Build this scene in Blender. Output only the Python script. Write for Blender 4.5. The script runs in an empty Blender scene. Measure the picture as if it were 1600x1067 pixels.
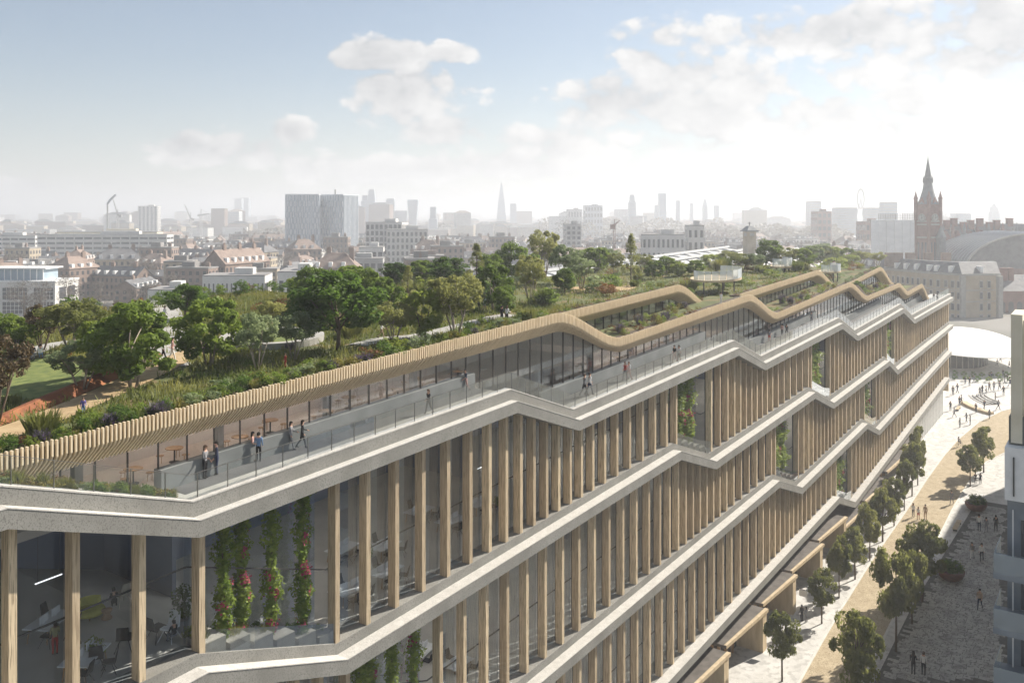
import bpy, bmesh, math, random
import numpy as np
from mathutils import Matrix, Vector
random.seed(7)
RNG = np.random.default_rng(11)
SC = bpy.context.scene
COL = SC.collection
# ------------------------------------------------------------------ frame of the place
FOC, CX, HY = 1400.0, 800.0, 338.0          # camera: 31.5 mm lens on a 36 mm sensor, level, shifted
OFF = 1000.0
LL = math.sqrt(1 + (OFF / FOC) ** 2)
KS = 83.0 / math.hypot(FOC, OFF)            # the street climbs about 5 %
VX, VY = OFF / FOC / LL, 1 / LL             # along the street (a)
NX, NY = -1 / LL, OFF / FOC / LL            # across it, into the building (d)
ZC = 50.5                                   # camera height over the street's zero point
ANG = math.atan2(VY, VX)
PLATEAU = KS * 300
def W(a, d, h): return (a * VX + d * NX, a * VY + d * NY, h + KS * a + ZC)
def ray_plane(px, py, h):
    rx, ry, s = (px - CX) / FOC, 1.0, -(py - HY) / FOC
    z = h / (s - KS * (rx * VX + ry * VY))
    return z * (rx * VX + ry * VY), z * (rx * NX + ry * NY), z
def PX(px, py, Y): return ((px - CX) / FOC * Y, Y, ZC + (HY - py) / FOC * Y)

# ------------------------------------------------------------------ camera
cd = bpy.data.cameras.new('camera'); cam = bpy.data.objects.new('camera', cd); COL.objects.link(cam)
cam.location = (0, 0, ZC); cam.rotation_euler = (math.pi / 2, 0, 0)
cd.sensor_width = 36; cd.lens = 31.5; cd.shift_y = -195.5 / 1600
cd.clip_start = 0.5; cd.clip_end = 60000
SC.camera = cam
# ------------------------------------------------------------------ light
SUN_EL = math.radians(37)
sd = np.array([0.95 * VX - 0.36 * NX, 0.95 * VY - 0.36 * NY]); sd /= np.hypot(*sd)
SUNDIR = Vector((sd[0] * math.cos(SUN_EL), sd[1] * math.cos(SUN_EL), math.sin(SUN_EL)))
sl = bpy.data.lights.new('sun', 'SUN'); sl.energy = 5.0; sl.angle = math.radians(0.6); sl.color = (1.0, 0.925, 0.82)
so = bpy.data.objects.new('sun', sl); COL.objects.link(so)
so.rotation_euler = (-SUNDIR).to_track_quat('-Z', 'Y').to_euler()
SC.view_settings.view_transform = 'Standard'; SC.view_settings.look = 'None'
SC.view_settings.gamma = 1.0; SC.view_settings.use_curve_mapping = False
SC.view_settings.exposure = 0.98
SC.cycles.max_bounces = 8; SC.cycles.transparent_max_bounces = 24
SC.cycles.volume_bounces = 1; SC.cycles.caustics_reflective = False; SC.cycles.caustics_refractive = False
SC.cycles.use_denoising = True; SC.cycles.use_adaptive_sampling = True; SC.cycles.adaptive_threshold = 0.02

# ------------------------------------------------------------------ world: daylight sky with cumulus
wd = bpy.data.worlds.new('World'); SC.world = wd; wd.use_nodes = True
nt = wd.node_tree; N = nt.nodes; LK = nt.links; N.clear()
def wm(op, a, b=None, c=None):
    n = N.new('ShaderNodeMath'); n.operation = op
    for i, x in enumerate((a, b, c)):
        if x is None: continue
        if isinstance(x, (int, float)): n.inputs[i].default_value = x
        else: LK.new(x, n.inputs[i])
    return n.outputs[0]
sky = N.new('ShaderNodeTexSky'); sky.sky_type = 'NISHITA'; sky.sun_disc = False
sky.sun_elevation = SUN_EL; sky.sun_rotation = math.atan2(SUNDIR.x, SUNDIR.y)
sky.air_density = 1.0; sky.dust_density = 0.6; sky.ozone_density = 1.2; sky.altitude = 60
tc = N.new('ShaderNodeTexCoord'); sep = N.new('ShaderNodeSeparateXYZ'); LK.new(tc.outputs['Generated'], sep.inputs[0])
az = wm('ARCTAN2', sep.outputs[0], sep.outputs[1])
el = wm('ARCSINE', sep.outputs[2])
def fbm(scale, detail, rough, dx=0.0, dz=0.0, lac=2.1):
    cb = N.new('ShaderNodeCombineXYZ')
    LK.new(wm('ADD', az, dx), cb.inputs[0]); LK.new(wm('MULTIPLY', wm('ADD', el, dz), 1.55), cb.inputs[1])
    n = N.new('ShaderNodeTexNoise'); n.inputs['Scale'].default_value = scale; n.inputs['Detail'].default_value = detail
    n.inputs['Roughness'].default_value = rough; n.inputs['Lacunarity'].default_value = lac
    LK.new(cb.outputs[0], n.inputs['Vector']); return n.outputs['Fac']
def azel(px, py): return math.atan((px - 800) / FOC), math.atan((338 - py) / math.hypot(FOC, px - 800))
CLOUDS = [(365, 238, 135, 34), (455, 205, 42, 26), (295, 222, 45, 24), (640, 150, 125, 75), (680, 205, 95, 42), (600, 85, 105, 32),
          (560, 100, 80, 18), (700, 85, 60, 24), (800, 260, 160, 35), (1090, 150, 200, 108), (950, 165, 125, 68), (900, 225, 150, 45), (1240, 190, 160, 48),
          (1420, 150, 70, 45), (1250, 50, 300, 45), (1500, 70, 240, 110), (40, 292, 70, 17), (620, 265, 260, 30), (1330, 210, 220, 32), (1700, 120, 160, 200)]
mask = None
for (px, py, rx, ry) in CLOUDS:
    a0, e0 = azel(px, py); ra, re = rx / 1450, ry / 1450
    q = wm('ADD', wm('POWER', wm('ABSOLUTE', wm('MULTIPLY', wm('SUBTRACT', az, a0), 1 / ra)), 2.0),
           wm('POWER', wm('ABSOLUTE', wm('MULTIPLY', wm('SUBTRACT', el, e0), 1 / re)), 2.0))
    m = wm('MAXIMUM', wm('SUBTRACT', 1.0, q), -1.2)
    mask = m if mask is None else wm('MAXIMUM', mask, m)
# elsewhere in the sky the same kind of broken cumulus goes on
far = wm('MULTIPLY', wm('SUBTRACT', fbm(1.9, 2, 0.5, 4.0), 0.56), 5.0)
outf = wm('GREATER_THAN', wm('ABSOLUTE', az), 0.62); outu = wm('GREATER_THAN', el, 0.30)
outside = wm('MINIMUM', wm('ADD', outf, outu), 1.0)
mask = wm('MAXIMUM', mask, wm('SUBTRACT', wm('MULTIPLY', wm('ADD', far, 1.2), outside), 1.2))
n1 = fbm(9.0, 7, 0.60); n2 = fbm(9.0, 4, 0.60, 0.020, 0.028); n3 = fbm(30, 3, 0.6, 2.0)
dens = wm('ADD', wm('ADD', wm('MULTIPLY', mask, 0.72), 0.10), wm('MULTIPLY', wm('SUBTRACT', n1, 0.5), 2.1))
dens = wm('ADD', dens, wm('MULTIPLY', wm('SUBTRACT', n3, 0.5), 0.35))
def puffs(scale):
    cb = N.new('ShaderNodeCombineXYZ'); LK.new(wm('ADD', az, wm('MULTIPLY', n3, 0.03)), cb.inputs[0]); LK.new(wm('MULTIPLY', el, 1.3), cb.inputs[1])
    v = N.new('ShaderNodeTexVoronoi'); v.feature = 'F1'; v.inputs['Scale'].default_value = scale
    v.inputs['Detail'].default_value = 1.0; v.inputs['Roughness'].default_value = 0.5
    LK.new(cb.outputs[0], v.inputs['Vector']); return v.outputs['Distance']
pf = puffs(34)
dens = wm('ADD', dens, wm('MULTIPLY', wm('SUBTRACT', 0.42, pf), 0.75))
mr = N.new('ShaderNodeMapRange'); mr.interpolation_type = 'SMOOTHSTEP'; LK.new(dens, mr.inputs[0])
mr.inputs[1].default_value = -0.08; mr.inputs[2].default_value = 0.32
cover = mr.outputs[0]
# thickness and the side away from the sun make the grey bellies
thick = N.new('ShaderNodeMapRange'); LK.new(dens, thick.inputs[0]); thick.inputs[1].default_value = 0.45; thick.inputs[2].default_value = 1.15
shade = wm('ADD', wm('MULTIPLY', thick.outputs[0], 0.75), wm('MULTIPLY', wm('SUBTRACT', n2, n1), 2.2))
shade = wm('ADD', shade, wm('MULTIPLY', wm('SUBTRACT', pf, 0.40), 0.9))
shade = wm('MINIMUM', wm('MAXIMUM', shade, 0.0), 1.0)
cc = N.new('ShaderNodeMix'); cc.data_type = 'RGBA'; LK.new(shade, cc.inputs[0])
cc.inputs[6].default_value = (8.1, 8.0, 7.85, 1); cc.inputs[7].default_value = (3.9, 4.0, 4.25, 1)
# thin bright veil of the hazy air low over the city
veil = wm('POWER', wm('MAXIMUM', wm('SUBTRACT', 1.0, wm('MULTIPLY', wm('ABSOLUTE', el), 5.0)), 0.0), 2.0)
vm = N.new('ShaderNodeMix'); vm.data_type = 'RGBA'; LK.new(wm('ADD', wm('MULTIPLY', veil, 0.5), 0.14), vm.inputs[0])
up = N.new('ShaderNodeCombineXYZ'); LK.new(sep.outputs[0], up.inputs[0]); LK.new(sep.outputs[1], up.inputs[1]); LK.new(wm('ABSOLUTE', sep.outputs[2]), up.inputs[2])
LK.new(up.outputs[0], sky.inputs[0]) if len(sky.inputs) else None
LK.new(sky.outputs[0], vm.inputs[6]); vm.inputs[7].default_value = (6.0, 6.1, 6.25, 1)
cm = N.new('ShaderNodeMix'); cm.data_type = 'RGBA'
LK.new(wm('MULTIPLY', cover, 0.93), cm.inputs[0]); LK.new(vm.outputs[2], cm.inputs[6]); LK.new(cc.outputs[2], cm.inputs[7])
bg = N.new('ShaderNodeBackground'); bg.inputs['Strength'].default_value = 0.056; LK.new(cm.outputs[2], bg.inputs[0])
wd.cycles.sampling_method = 'MANUAL'; wd.cycles.sample_map_resolution = 512
wo = N.new('ShaderNodeOutputWorld'); LK.new(bg.outputs[0], wo.inputs[0])

# ------------------------------------------------------------------ materials
def nodes(m): m.use_nodes = True; return m.node_tree.nodes, m.node_tree.links
MATS = {}
def mat(name, c1, c2=None, scale=3.0, rough=0.8, stretch=(1, 1, 1), detail=5, bump=0.0, metallic=0.0, spec=0.3, lo=0.35, hi=0.65, c3=None, s3=40, rnd=0.0):
    m = bpy.data.materials.new(name); MATS[name] = m
    n, l = nodes(m); b = n['Principled BSDF']; b.inputs['Roughness'].default_value = rough
    b.inputs['Metallic'].default_value = metallic; b.inputs['Specular IOR Level'].default_value = spec
    c1 = tuple(c1) + (1,)
    if c2 is None: c2 = tuple(min(1, x * 1.18) for x in c1[:3])
    c2 = tuple(c2) + (1,)
    t = n.new('ShaderNodeTexCoord'); mp = n.new('ShaderNodeMapping'); mp.inputs['Scale'].default_value = stretch
    l.new(t.outputs['Object'], mp.inputs[0])
    nz = n.new('ShaderNodeTexNoise'); nz.inputs['Scale'].default_value = scale; nz.inputs['Detail'].default_value = detail
    l.new(mp.outputs[0], nz.inputs['Vector'])
    r = n.new('ShaderNodeMapRange'); r.inputs[1].default_value = lo; r.inputs[2].default_value = hi; l.new(nz.outputs['Fac'], r.inputs[0])
    fac = r.outputs[0]
    if rnd:
        oi = n.new('ShaderNodeObjectInfo'); ad = n.new('ShaderNodeMath'); ad.operation = 'MULTIPLY_ADD'
        l.new(oi.outputs['Random'], ad.inputs[0]); ad.inputs[1].default_value = rnd
        l.new(fac, ad.inputs[2]); fac = ad.outputs[0]
    x = n.new('ShaderNodeMix'); x.data_type = 'RGBA'; l.new(fac, x.inputs[0]); x.inputs[6].default_value = c1; x.inputs[7].default_value = c2
    out = x.outputs[2]
    if c3 is not None:
        nz3 = n.new('ShaderNodeTexNoise'); nz3.inputs['Scale'].default_value = s3; nz3.inputs['Detail'].default_value = 2; l.new(mp.outputs[0], nz3.inputs['Vector'])
        r3 = n.new('ShaderNodeMapRange'); r3.inputs[1].default_value = 0.52; r3.inputs[2].default_value = 0.62; l.new(nz3.outputs['Fac'], r3.inputs[0])
        y = n.new('ShaderNodeMix'); y.data_type = 'RGBA'; l.new(r3.outputs[0], y.inputs[0]); l.new(out, y.inputs[6]); y.inputs[7].default_value = tuple(c3) + (1,)
        out = y.outputs[2]
    l.new(out, b.inputs['Base Color'])
    if bump:
        bp = n.new('ShaderNodeBump'); bp.inputs['Strength'].default_value = bump; bp.inputs['Distance'].default_value = 0.05
        l.new(nz.outputs['Fac'], bp.inputs['Height']); l.new(bp.outputs[0], b.inputs['Normal'])
    return m
def leafmat(name, dark, light, scale=1.2, trans=0.35, flower=None, famt=0.0):
    m = bpy.data.materials.new(name); MATS[name] = m
    n, l = nodes(m); n.remove(n['Principled BSDF']); o = n['Material Output']
    t = n.new('ShaderNodeTexCoord'); nz = n.new('ShaderNodeTexNoise'); nz.inputs['Scale'].default_value = scale; nz.inputs['Detail'].default_value = 3
    l.new(t.outputs['Object'], nz.inputs['Vector'])
    oi = n.new('ShaderNodeObjectInfo'); ad = n.new('ShaderNodeMath'); ad.operation = 'MULTIPLY_ADD'; l.new(oi.outputs['Random'], ad.inputs[0])
    ad.inputs[1].default_value = 0.30; l.new(nz.outputs['Fac'], ad.inputs[2])
    r = n.new('ShaderNodeMapRange'); r.inputs[1].default_value = 0.38; r.inputs[2].default_value = 0.85; l.new(ad.outputs[0], r.inputs[0])
    x = n.new('ShaderNodeMix'); x.data_type = 'RGBA'; l.new(r.outputs[0], x.inputs[0]); x.inputs[6].default_value = tuple(dark) + (1,); x.inputs[7].default_value = tuple(light) + (1,)
    out = x.outputs[2]
    if flower:
        nf = n.new('ShaderNodeTexNoise'); nf.inputs['Scale'].default_value = scale * 6; l.new(t.outputs['Object'], nf.inputs['Vector'])
        rf = n.new('ShaderNodeMapRange'); rf.inputs[1].default_value = 0.66 - famt; rf.inputs[2].default_value = 0.70 - famt; l.new(nf.outputs['Fac'], rf.inputs[0])
        y = n.new('ShaderNodeMix'); y.data_type = 'RGBA'; l.new(rf.outputs[0], y.inputs[0]); l.new(out, y.inputs[6]); y.inputs[7].default_value = tuple(flower) + (1,)
        out = y.outputs[2]
    d = n.new('ShaderNodeBsdfPrincipled'); d.inputs['Roughness'].default_value = 0.55; d.inputs['Specular IOR Level'].default_value = 0.25; l.new(out, d.inputs['Base Color'])
    tr = n.new('ShaderNodeBsdfTranslucent'); l.new(out, tr.inputs['Color'])
    mx = n.new('ShaderNodeMixShader'); mx.inputs[0].default_value = trans; l.new(d.outputs[0], mx.inputs[1]); l.new(tr.outputs[0], mx.inputs[2]); l.new(mx.outputs[0], o.inputs[0])
    return m
def glassmat(name, tint, gloss=1.0, rough=0.02, veil=0.0, ior=1.45):
    m = bpy.data.materials.new(name); MATS[name] = m
    n, l = nodes(m); n.remove(n['Principled BSDF']); o = n['Material Output']
    tr = n.new('ShaderNodeBsdfTransparent'); tr.inputs[0].default_value = tuple(tint) + (1,)
    gl = n.new('ShaderNodeBsdfGlossy'); gl.inputs['Roughness'].default_value = rough; gl.inputs[0].default_value = (0.9, 0.95, 1, 1)
    fr = n.new('ShaderNodeFresnel'); fr.inputs[0].default_value = ior
    mu = n.new('ShaderNodeMath'); mu.operation = 'MULTIPLY'; l.new(fr.outputs[0], mu.inputs[0]); mu.inputs[1].default_value = gloss
    mx = n.new('ShaderNodeMixShader'); l.new(mu.outputs[0], mx.inputs[0]); l.new(tr.outputs[0], mx.inputs[1]); l.new(gl.outputs[0], mx.inputs[2])
    last = mx.outputs[0]
    if veil:
        df = n.new('ShaderNodeBsdfDiffuse'); df.inputs[0].default_value = (0.75, 0.8, 0.82, 1)
        m2 = n.new('ShaderNodeMixShader'); m2.inputs[0].default_value = veil; l.new(last, m2.inputs[1]); l.new(df.outputs[0], m2.inputs[2]); last = m2.outputs[0]
    l.new(last, o.inputs[0]); return m
def emit(name, c, s):
    m = bpy.data.materials.new(name); MATS[name] = m
    n, l = nodes(m); b = n['Principled BSDF']; b.inputs['Emission Color'].default_value = tuple(c) + (1,); b.inputs['Emission Strength'].default_value = s
    b.inputs['Base Color'].default_value = (0.8, 0.8, 0.8, 1); return m

mat('concrete', (0.20, 0.196, 0.178), (0.28, 0.275, 0.252), 0.55, 0.9, c3=(0.158, 0.154, 0.14), s3=20, bump=0.2, stretch=(1, 1, 0.7), lo=0.3, hi=0.7)
mat('coping', (0.46, 0.445, 0.41), (0.55, 0.535, 0.50), 2.0, 0.85, c3=(0.38, 0.37, 0.34), s3=15)  # the band concrete again, lightened for sun on its tops
mat('plinth', (0.15, 0.162, 0.16), (0.20, 0.212, 0.21), 0.5, 0.8)
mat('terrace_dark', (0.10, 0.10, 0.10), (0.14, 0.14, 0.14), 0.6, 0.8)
mat('terrace', (0.38, 0.375, 0.345), (0.46, 0.455, 0.42), 0.7, 0.85)
mat('timber', (0.37, 0.29, 0.195), (0.66, 0.54, 0.365), 6.0, 0.6, stretch=(2.6, 2.6, 0.10), bump=0.15, lo=0.35, hi=1.1, rnd=0.66, c3=(0.29, 0.225, 0.15), s3=9)
mat('slat', (0.58, 0.46, 0.30), (0.74, 0.62, 0.44), 5.0, 0.6, stretch=(3, 3, 0.3), rnd=0.4)
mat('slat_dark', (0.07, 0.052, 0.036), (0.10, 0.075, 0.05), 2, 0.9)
mat('timber_panel', (0.46, 0.36, 0.23), (0.58, 0.47, 0.31), 2.0, 0.7, stretch=(1, 1, 0.2))
mat('dark_metal', (0.055, 0.05, 0.047), (0.075, 0.07, 0.065), 3, 0.45)
mat('rail', (0.22, 0.22, 0.21), (0.28, 0.28, 0.27), 3, 0.35, metallic=0.8)
mat('inner_floor', (0.48, 0.455, 0.40), (0.58, 0.55, 0.49), 0.35, 0.6)
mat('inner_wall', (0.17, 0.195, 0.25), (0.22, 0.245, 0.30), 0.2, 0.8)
mat('inner_ceiling', (0.55, 0.56, 0.58), (0.62, 0.63, 0.65), 0.3, 0.9)
mat('cafe_floor', (0.52, 0.45, 0.39), (0.62, 0.54, 0.47), 0.5, 0.6)
mat('cafe_wall', (0.55, 0.50, 0.46), (0.65, 0.60, 0.56), 0.4, 0.8)
mat('white', (0.76, 0.76, 0.74), (0.82, 0.82, 0.80), 2, 0.6)
mat('black', (0.02, 0.02, 0.022), (0.03, 0.03, 0.032), 4, 0.5)
mat('yellow', (0.50, 0.47, 0.08), (0.6, 0.56, 0.12), 4, 0.8)
mat('wood', (0.34, 0.21, 0.11), (0.46, 0.30, 0.17), 6, 0.6, stretch=(1, 1, 6))
mat('beige', (0.50, 0.44, 0.34), (0.58, 0.52, 0.42), 4, 0.8)
mat('soil', (0.075, 0.09, 0.032), (0.13, 0.145, 0.05), 0.9, 0.95, c3=(0.17, 0.13, 0.06), s3=0.5, bump=0.4)
mat('lawn', (0.10, 0.135, 0.04), (0.18, 0.205, 0.06), 1.6, 0.95, bump=0.5)
mat('path_tan', (0.34, 0.24, 0.13), (0.44, 0.33, 0.19), 1.5, 0.95, bump=0.1)
mat('rust', (0.17, 0.06, 0.028), (0.30, 0.12, 0.05), 1.5, 0.85)
mat('stone_light', (0.31, 0.30, 0.275), (0.40, 0.39, 0.36), 1.2, 0.85)
mat('gravel', (0.38, 0.31, 0.205), (0.48, 0.40, 0.275), 1.2, 0.95, c3=(0.28, 0.225, 0.145), s3=8, bump=0.3)
mat('paving', (0.50, 0.49, 0.46), (0.60, 0.59, 0.56), 0.6, 0.8, c3=(0.43, 0.42, 0.395), s3=1.4)
mat('sett', (0.25, 0.245, 0.23), (0.42, 0.415, 0.39), 0.8, 0.75, rnd=0.55, c3=(0.20, 0.195, 0.18), s3=3.0)
mat('joint', (0.10, 0.098, 0.09), (0.15, 0.145, 0.135), 2, 0.95)
mat('kerb', (0.55, 0.54, 0.50), (0.63, 0.62, 0.58), 1, 0.85)
mat('ground', (0.16, 0.155, 0.14), (0.24, 0.23, 0.21), 0.02, 0.95, c3=(0.10, 0.11, 0.07), s3=0.012)
mat('brick', (0.17, 0.125, 0.10), (0.27, 0.20, 0.165), 0.5, 0.9, rnd=0.5)
mat('red_brick', (0.19, 0.10, 0.08), (0.27, 0.15, 0.12), 0.5, 0.9)
mat('yellow_brick', (0.33, 0.27, 0.19), (0.42, 0.36, 0.27), 0.4, 0.9, rnd=0.3)
mat('render_white', (0.56, 0.55, 0.52), (0.66, 0.65, 0.62), 0.2, 0.8, rnd=0.2)
mat('grey_wall', (0.30, 0.30, 0.29), (0.40, 0.40, 0.39), 0.2, 0.85, rnd=0.3)
mat('roof_slate', (0.085, 0.085, 0.09), (0.16, 0.16, 0.165), 0.6, 0.7, rnd=0.4)
mat('roof_tile', (0.17, 0.125, 0.105), (0.27, 0.205, 0.17), 0.6, 0.85, rnd=0.5)
mat('roof_flat', (0.17, 0.165, 0.16), (0.28, 0.27, 0.26), 0.15, 0.9, rnd=0.3)
mat('roof_white', (0.48, 0.48, 0.475), (0.58, 0.58, 0.575), 0.1, 0.6)
mat('lead', (0.13, 0.145, 0.155), (0.19, 0.205, 0.215), 0.5, 0.6)
mat('window_dark', (0.045, 0.05, 0.06), (0.075, 0.08, 0.09), 0.4, 0.15, spec=0.6)
mat('tower_grey', (0.30, 0.33, 0.37), (0.40, 0.43, 0.47), 0.03, 0.4)
mat('tower_blue', (0.25, 0.33, 0.42), (0.38, 0.46, 0.55), 0.03, 0.25, spec=0.6)
mat('glass_block', (0.20, 0.27, 0.33), (0.36, 0.44, 0.50), 0.08, 0.2, spec=0.6, stretch=(1, 1, 0.3))
mat('fin_white', (0.62, 0.65, 0.68), (0.72, 0.75, 0.78), 0.3, 0.5)
mat('bark', (0.09, 0.065, 0.045), (0.16, 0.12, 0.085), 6, 0.95, stretch=(1, 1, 0.3))
mat('bark_pale', (0.24, 0.20, 0.16), (0.34, 0.29, 0.24), 6, 0.95, stretch=(1, 1, 0.3))
mat('corten', (0.14, 0.06, 0.04), (0.20, 0.09, 0.06), 2, 0.7)
mat('bare_twigs', (0.15, 0.125, 0.105), (0.21, 0.18, 0.15), 1, 0.95)
mat('balcony_grey', (0.17, 0.20, 0.23), (0.23, 0.26, 0.29), 0.8, 0.5)
mat('panel_green', (0.10, 0.11, 0.095), (0.14, 0.15, 0.13), 0.8, 0.6)
mat('cream', (0.62, 0.56, 0.42), (0.72, 0.66, 0.52), 0.6, 0.8)
mat('wrap', (0.74, 0.75, 0.76), (0.82, 0.83, 0.84), 0.15, 0.8, stretch=(1, 1, 3))
leafmat('leaf_dark', (0.045, 0.095, 0.016), (0.15, 0.24, 0.04), trans=0.6)
leafmat('leaf_mid', (0.085, 0.145, 0.025), (0.26, 0.34, 0.06), trans=0.6)
leafmat('leaf_olive', (0.15, 0.18, 0.05), (0.36, 0.36, 0.12), trans=0.6)
leafmat('leaf_grey', (0.15, 0.20, 0.10), (0.32, 0.38, 0.19), trans=0.6)
leafmat('leaf_bright', (0.14, 0.20, 0.03), (0.36, 0.41, 0.08), trans=0.6)
leafmat('leaf_brown', (0.07, 0.055, 0.03), (0.14, 0.10, 0.05))
leafmat('leaf_street', (0.12, 0.145, 0.038), (0.31, 0.31, 0.085), trans=0.6)
leafmat('leaf_vine', (0.10, 0.17, 0.025), (0.32, 0.40, 0.075), scale=2.0, trans=0.5)
leafmat('leaf_yellow', (0.15, 0.14, 0.02), (0.30, 0.25, 0.05))
leafmat('leaf_purple', (0.06, 0.07, 0.05), (0.12, 0.12, 0.09), flower=(0.24, 0.16, 0.34), famt=0.10)
leafmat('leaf_red', (0.09, 0.07, 0.03), (0.16, 0.12, 0.04), flower=(0.30, 0.09, 0.05), famt=0.06)
leafmat('leaf_autumn', (0.16, 0.07, 0.025), (0.26, 0.13, 0.04))
leafmat('blossom_pink', (0.26, 0.03, 0.07), (0.42, 0.09, 0.14), scale=6)
mat('canopy_shaded', (0.10, 0.09, 0.08), (0.15, 0.135, 0.12), 1, 0.9)  # dark brown carries the building's shade over the shopfront canopy tops
leafmat('grass_blade', (0.075, 0.12, 0.025), (0.30, 0.28, 0.075), scale=0.35, trans=0.45)
glassmat('glass', (0.86, 0.90, 0.94), 0.35, 0.02)
glassmat('glass_cafe', (0.93, 0.925, 0.92), 0.6, 0.02)
glassmat('glass_rail', (0.95, 0.965, 0.965), 0.55, 0.02, veil=0.015)
glassmat('deck_panel', (0.93, 0.94, 0.94), 0.5, 0.05, veil=0.38)
glassmat('glass_balcony', (0.72, 0.80, 0.82), 1.0, 0.05, veil=0.25)
emit('lamp', (1.0, 0.96, 0.90), 20.0)  # glow of the fill strips added in the offices
emit('lamp_line', (1.0, 0.97, 0.92), 0.9)
emit('fill_warm', (1.0, 0.91, 0.82), 12.0)  # glow of the fill strips added in the cafe
emit('screen', (0.9, 0.95, 1.0), 1.5)
for nm, c in dict(skin_light=(0.52, 0.32, 0.23), skin_dark=(0.13, 0.075, 0.05), cloth_black=(0.018, 0.018, 0.02), cloth_navy=(0.03, 0.04, 0.075), cloth_grey=(0.20, 0.20, 0.21),
                  cloth_white=(0.68, 0.67, 0.65), cloth_red=(0.42, 0.05, 0.04), cloth_blue=(0.12, 0.20, 0.34), cloth_tan=(0.40, 0.29, 0.20), cloth_purple=(0.14, 0.11, 0.36),
                  cloth_olive=(0.30, 0.27, 0.14), cloth_pink=(0.46, 0.27, 0.24), hair_dark=(0.02, 0.015, 0.012), hair_brown=(0.09, 0.05, 0.03), shoe=(0.03, 0.025, 0.022), bag_orange=(0.42, 0.16, 0.05)).items():
    mat(nm, c, None, 8, 0.85)

# ------------------------------------------------------------------ mesh helpers
BOXF = [(0, 3, 2, 1), (4, 5, 6, 7), (0, 1, 5, 4), (1, 2, 6, 5), (2, 3, 7, 6), (3, 0, 4, 7)]
class MB:
    def __init__(s): s.v = []; s.f = []; s.m = []
    def hexa(s, p, m=0):
        b = len(s.v); s.v += [tuple(q) for q in p]
        for f in BOXF: s.f.append(tuple(b + i for i in f)); s.m.append(m)
    def lbox(s, a0, a1, d0, d1, h0, h1, m=0):
        s.hexa([W(a0, d0, h0), W(a1, d0, h0), W(a1, d1, h0), W(a0, d1, h0), W(a0, d0, h1), W(a1, d0, h1), W(a1, d1, h1), W(a0, d1, h1)], m)
    def box(s, x0, x1, y0, y1, z0, z1, m=0):
        s.hexa([(x0, y0, z0), (x1, y0, z0), (x1, y1, z0), (x0, y1, z0), (x0, y0, z1), (x1, y0, z1), (x1, y1, z1), (x0, y1, z1)], m)
    def face(s, pts, m=0):
        b = len(s.v); s.v += [tuple(q) for q in pts]; s.f.append(tuple(range(b, b + len(pts)))); s.m.append(m)
    def rings(s, rings, m=0, cap=True, closed=True):
        b = len(s.v); n = len(rings[0])
        for r in rings: s.v += [tuple(q) for q in r]
        for i in range(len(rings) - 1):
            for j in range(n if closed else n - 1):
                k = (j + 1) % n
                s.f.append((b + i * n + j, b + i * n + k, b + (i + 1) * n + k, b + (i + 1) * n + j)); s.m.append(m)
        if cap and closed:
            s.f.append(tuple(b + j for j in reversed(range(n)))); s.m.append(m)
            e = b + (len(rings) - 1) * n; s.f.append(tuple(e + j for j in range(n))); s.m.append(m)
    def tube(s, pts, rad, n=6, m=0):
        R = []
        for i, p in enumerate(pts):
            p = Vector(p); q = Vector(pts[min(i + 1, len(pts) - 1)]) - Vector(pts[max(i - 1, 0)])
            q = q.normalized() if q.length > 1e-6 else Vector((0, 0, 1))
            u = q.cross(Vector((0.31, 0.95, 0.05))); u = u.normalized() if u.length > 1e-3 else Vector((1, 0, 0)); w = q.cross(u)
            r = rad[i] if isinstance(rad, (list, tuple)) else rad
            R.append([p + (u * math.cos(t) + w * math.sin(t)) * r for t in [2 * math.pi * k / n for k in range(n)]])
        s.rings(R, m)
    def lathe(s, prof, n=16, c=(0, 0, 0), m=0):
        s.rings([[(c[0] + r * math.cos(2 * math.pi * k / n), c[1] + r * math.sin(2 * math.pi * k / n), c[2] + z) for k in range(n)] for r, z in prof], m)
    def build(s, name, mats, parent=None, smooth=False, fix=True):
        me = bpy.data.meshes.new(name); me.from_pydata(s.v, [], s.f)
        if isinstance(mats, str): mats = [mats]
        for x in mats: me.materials.append(MATS[x])
        if len(mats) > 1: me.polygons.foreach_set('material_index', s.m)
        if fix:
            bm = bmesh.new(); bm.from_mesh(me); bmesh.ops.recalc_face_normals(bm, faces=bm.faces); bm.to_mesh(me); bm.free()
        if smooth: me.polygons.foreach_set('use_smooth', [True] * len(me.polygons))
        return link(name, me, parent)
def link(name, me, parent=None):
    o = bpy.data.objects.new(name, me); COL.objects.link(o)
    if parent is not None:
        o.parent = parent; o.matrix_parent_inverse = Matrix.Translation(-Vector(parent.location))
    return o
def tag(o, label=None, cat=None, group=None, kind=None):
    if label: o['label'] = label
    if cat: o['category'] = cat
    if group: o['group'] = group
    if kind: o['kind'] = kind
    return o
def thing(name, label, cat, loc=(0, 0, 0), group=None):
    o = bpy.data.objects.new(name, None); COL.objects.link(o); o.location = loc; o.empty_display_size = 0.3
    return tag(o, label, cat, group)
def copy_tree(o, parent=None):
    c = o.copy(); COL.objects.link(c); c.parent = parent
    for ch in list(o.children): copy_tree(ch, c)
    return c
def place(proto, used, loc, rz=0.0, sc=(1, 1, 1), label=None, group=None):
    """first use moves the prototype itself, later uses copy it with its parts"""
    o = proto if id(proto) not in used else copy_tree(proto)
    used.add(id(proto)); place.last = o; o.location = loc; o.rotation_euler = (0, 0, rz); o.scale = sc
    if label: o['label'] = label
    if group: o['group'] = group
    return o
USED = set()
def setmat(o, name):
    o.material_slots[0].link = 'OBJECT'; o.material_slots[0].material = MATS[name]
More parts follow.
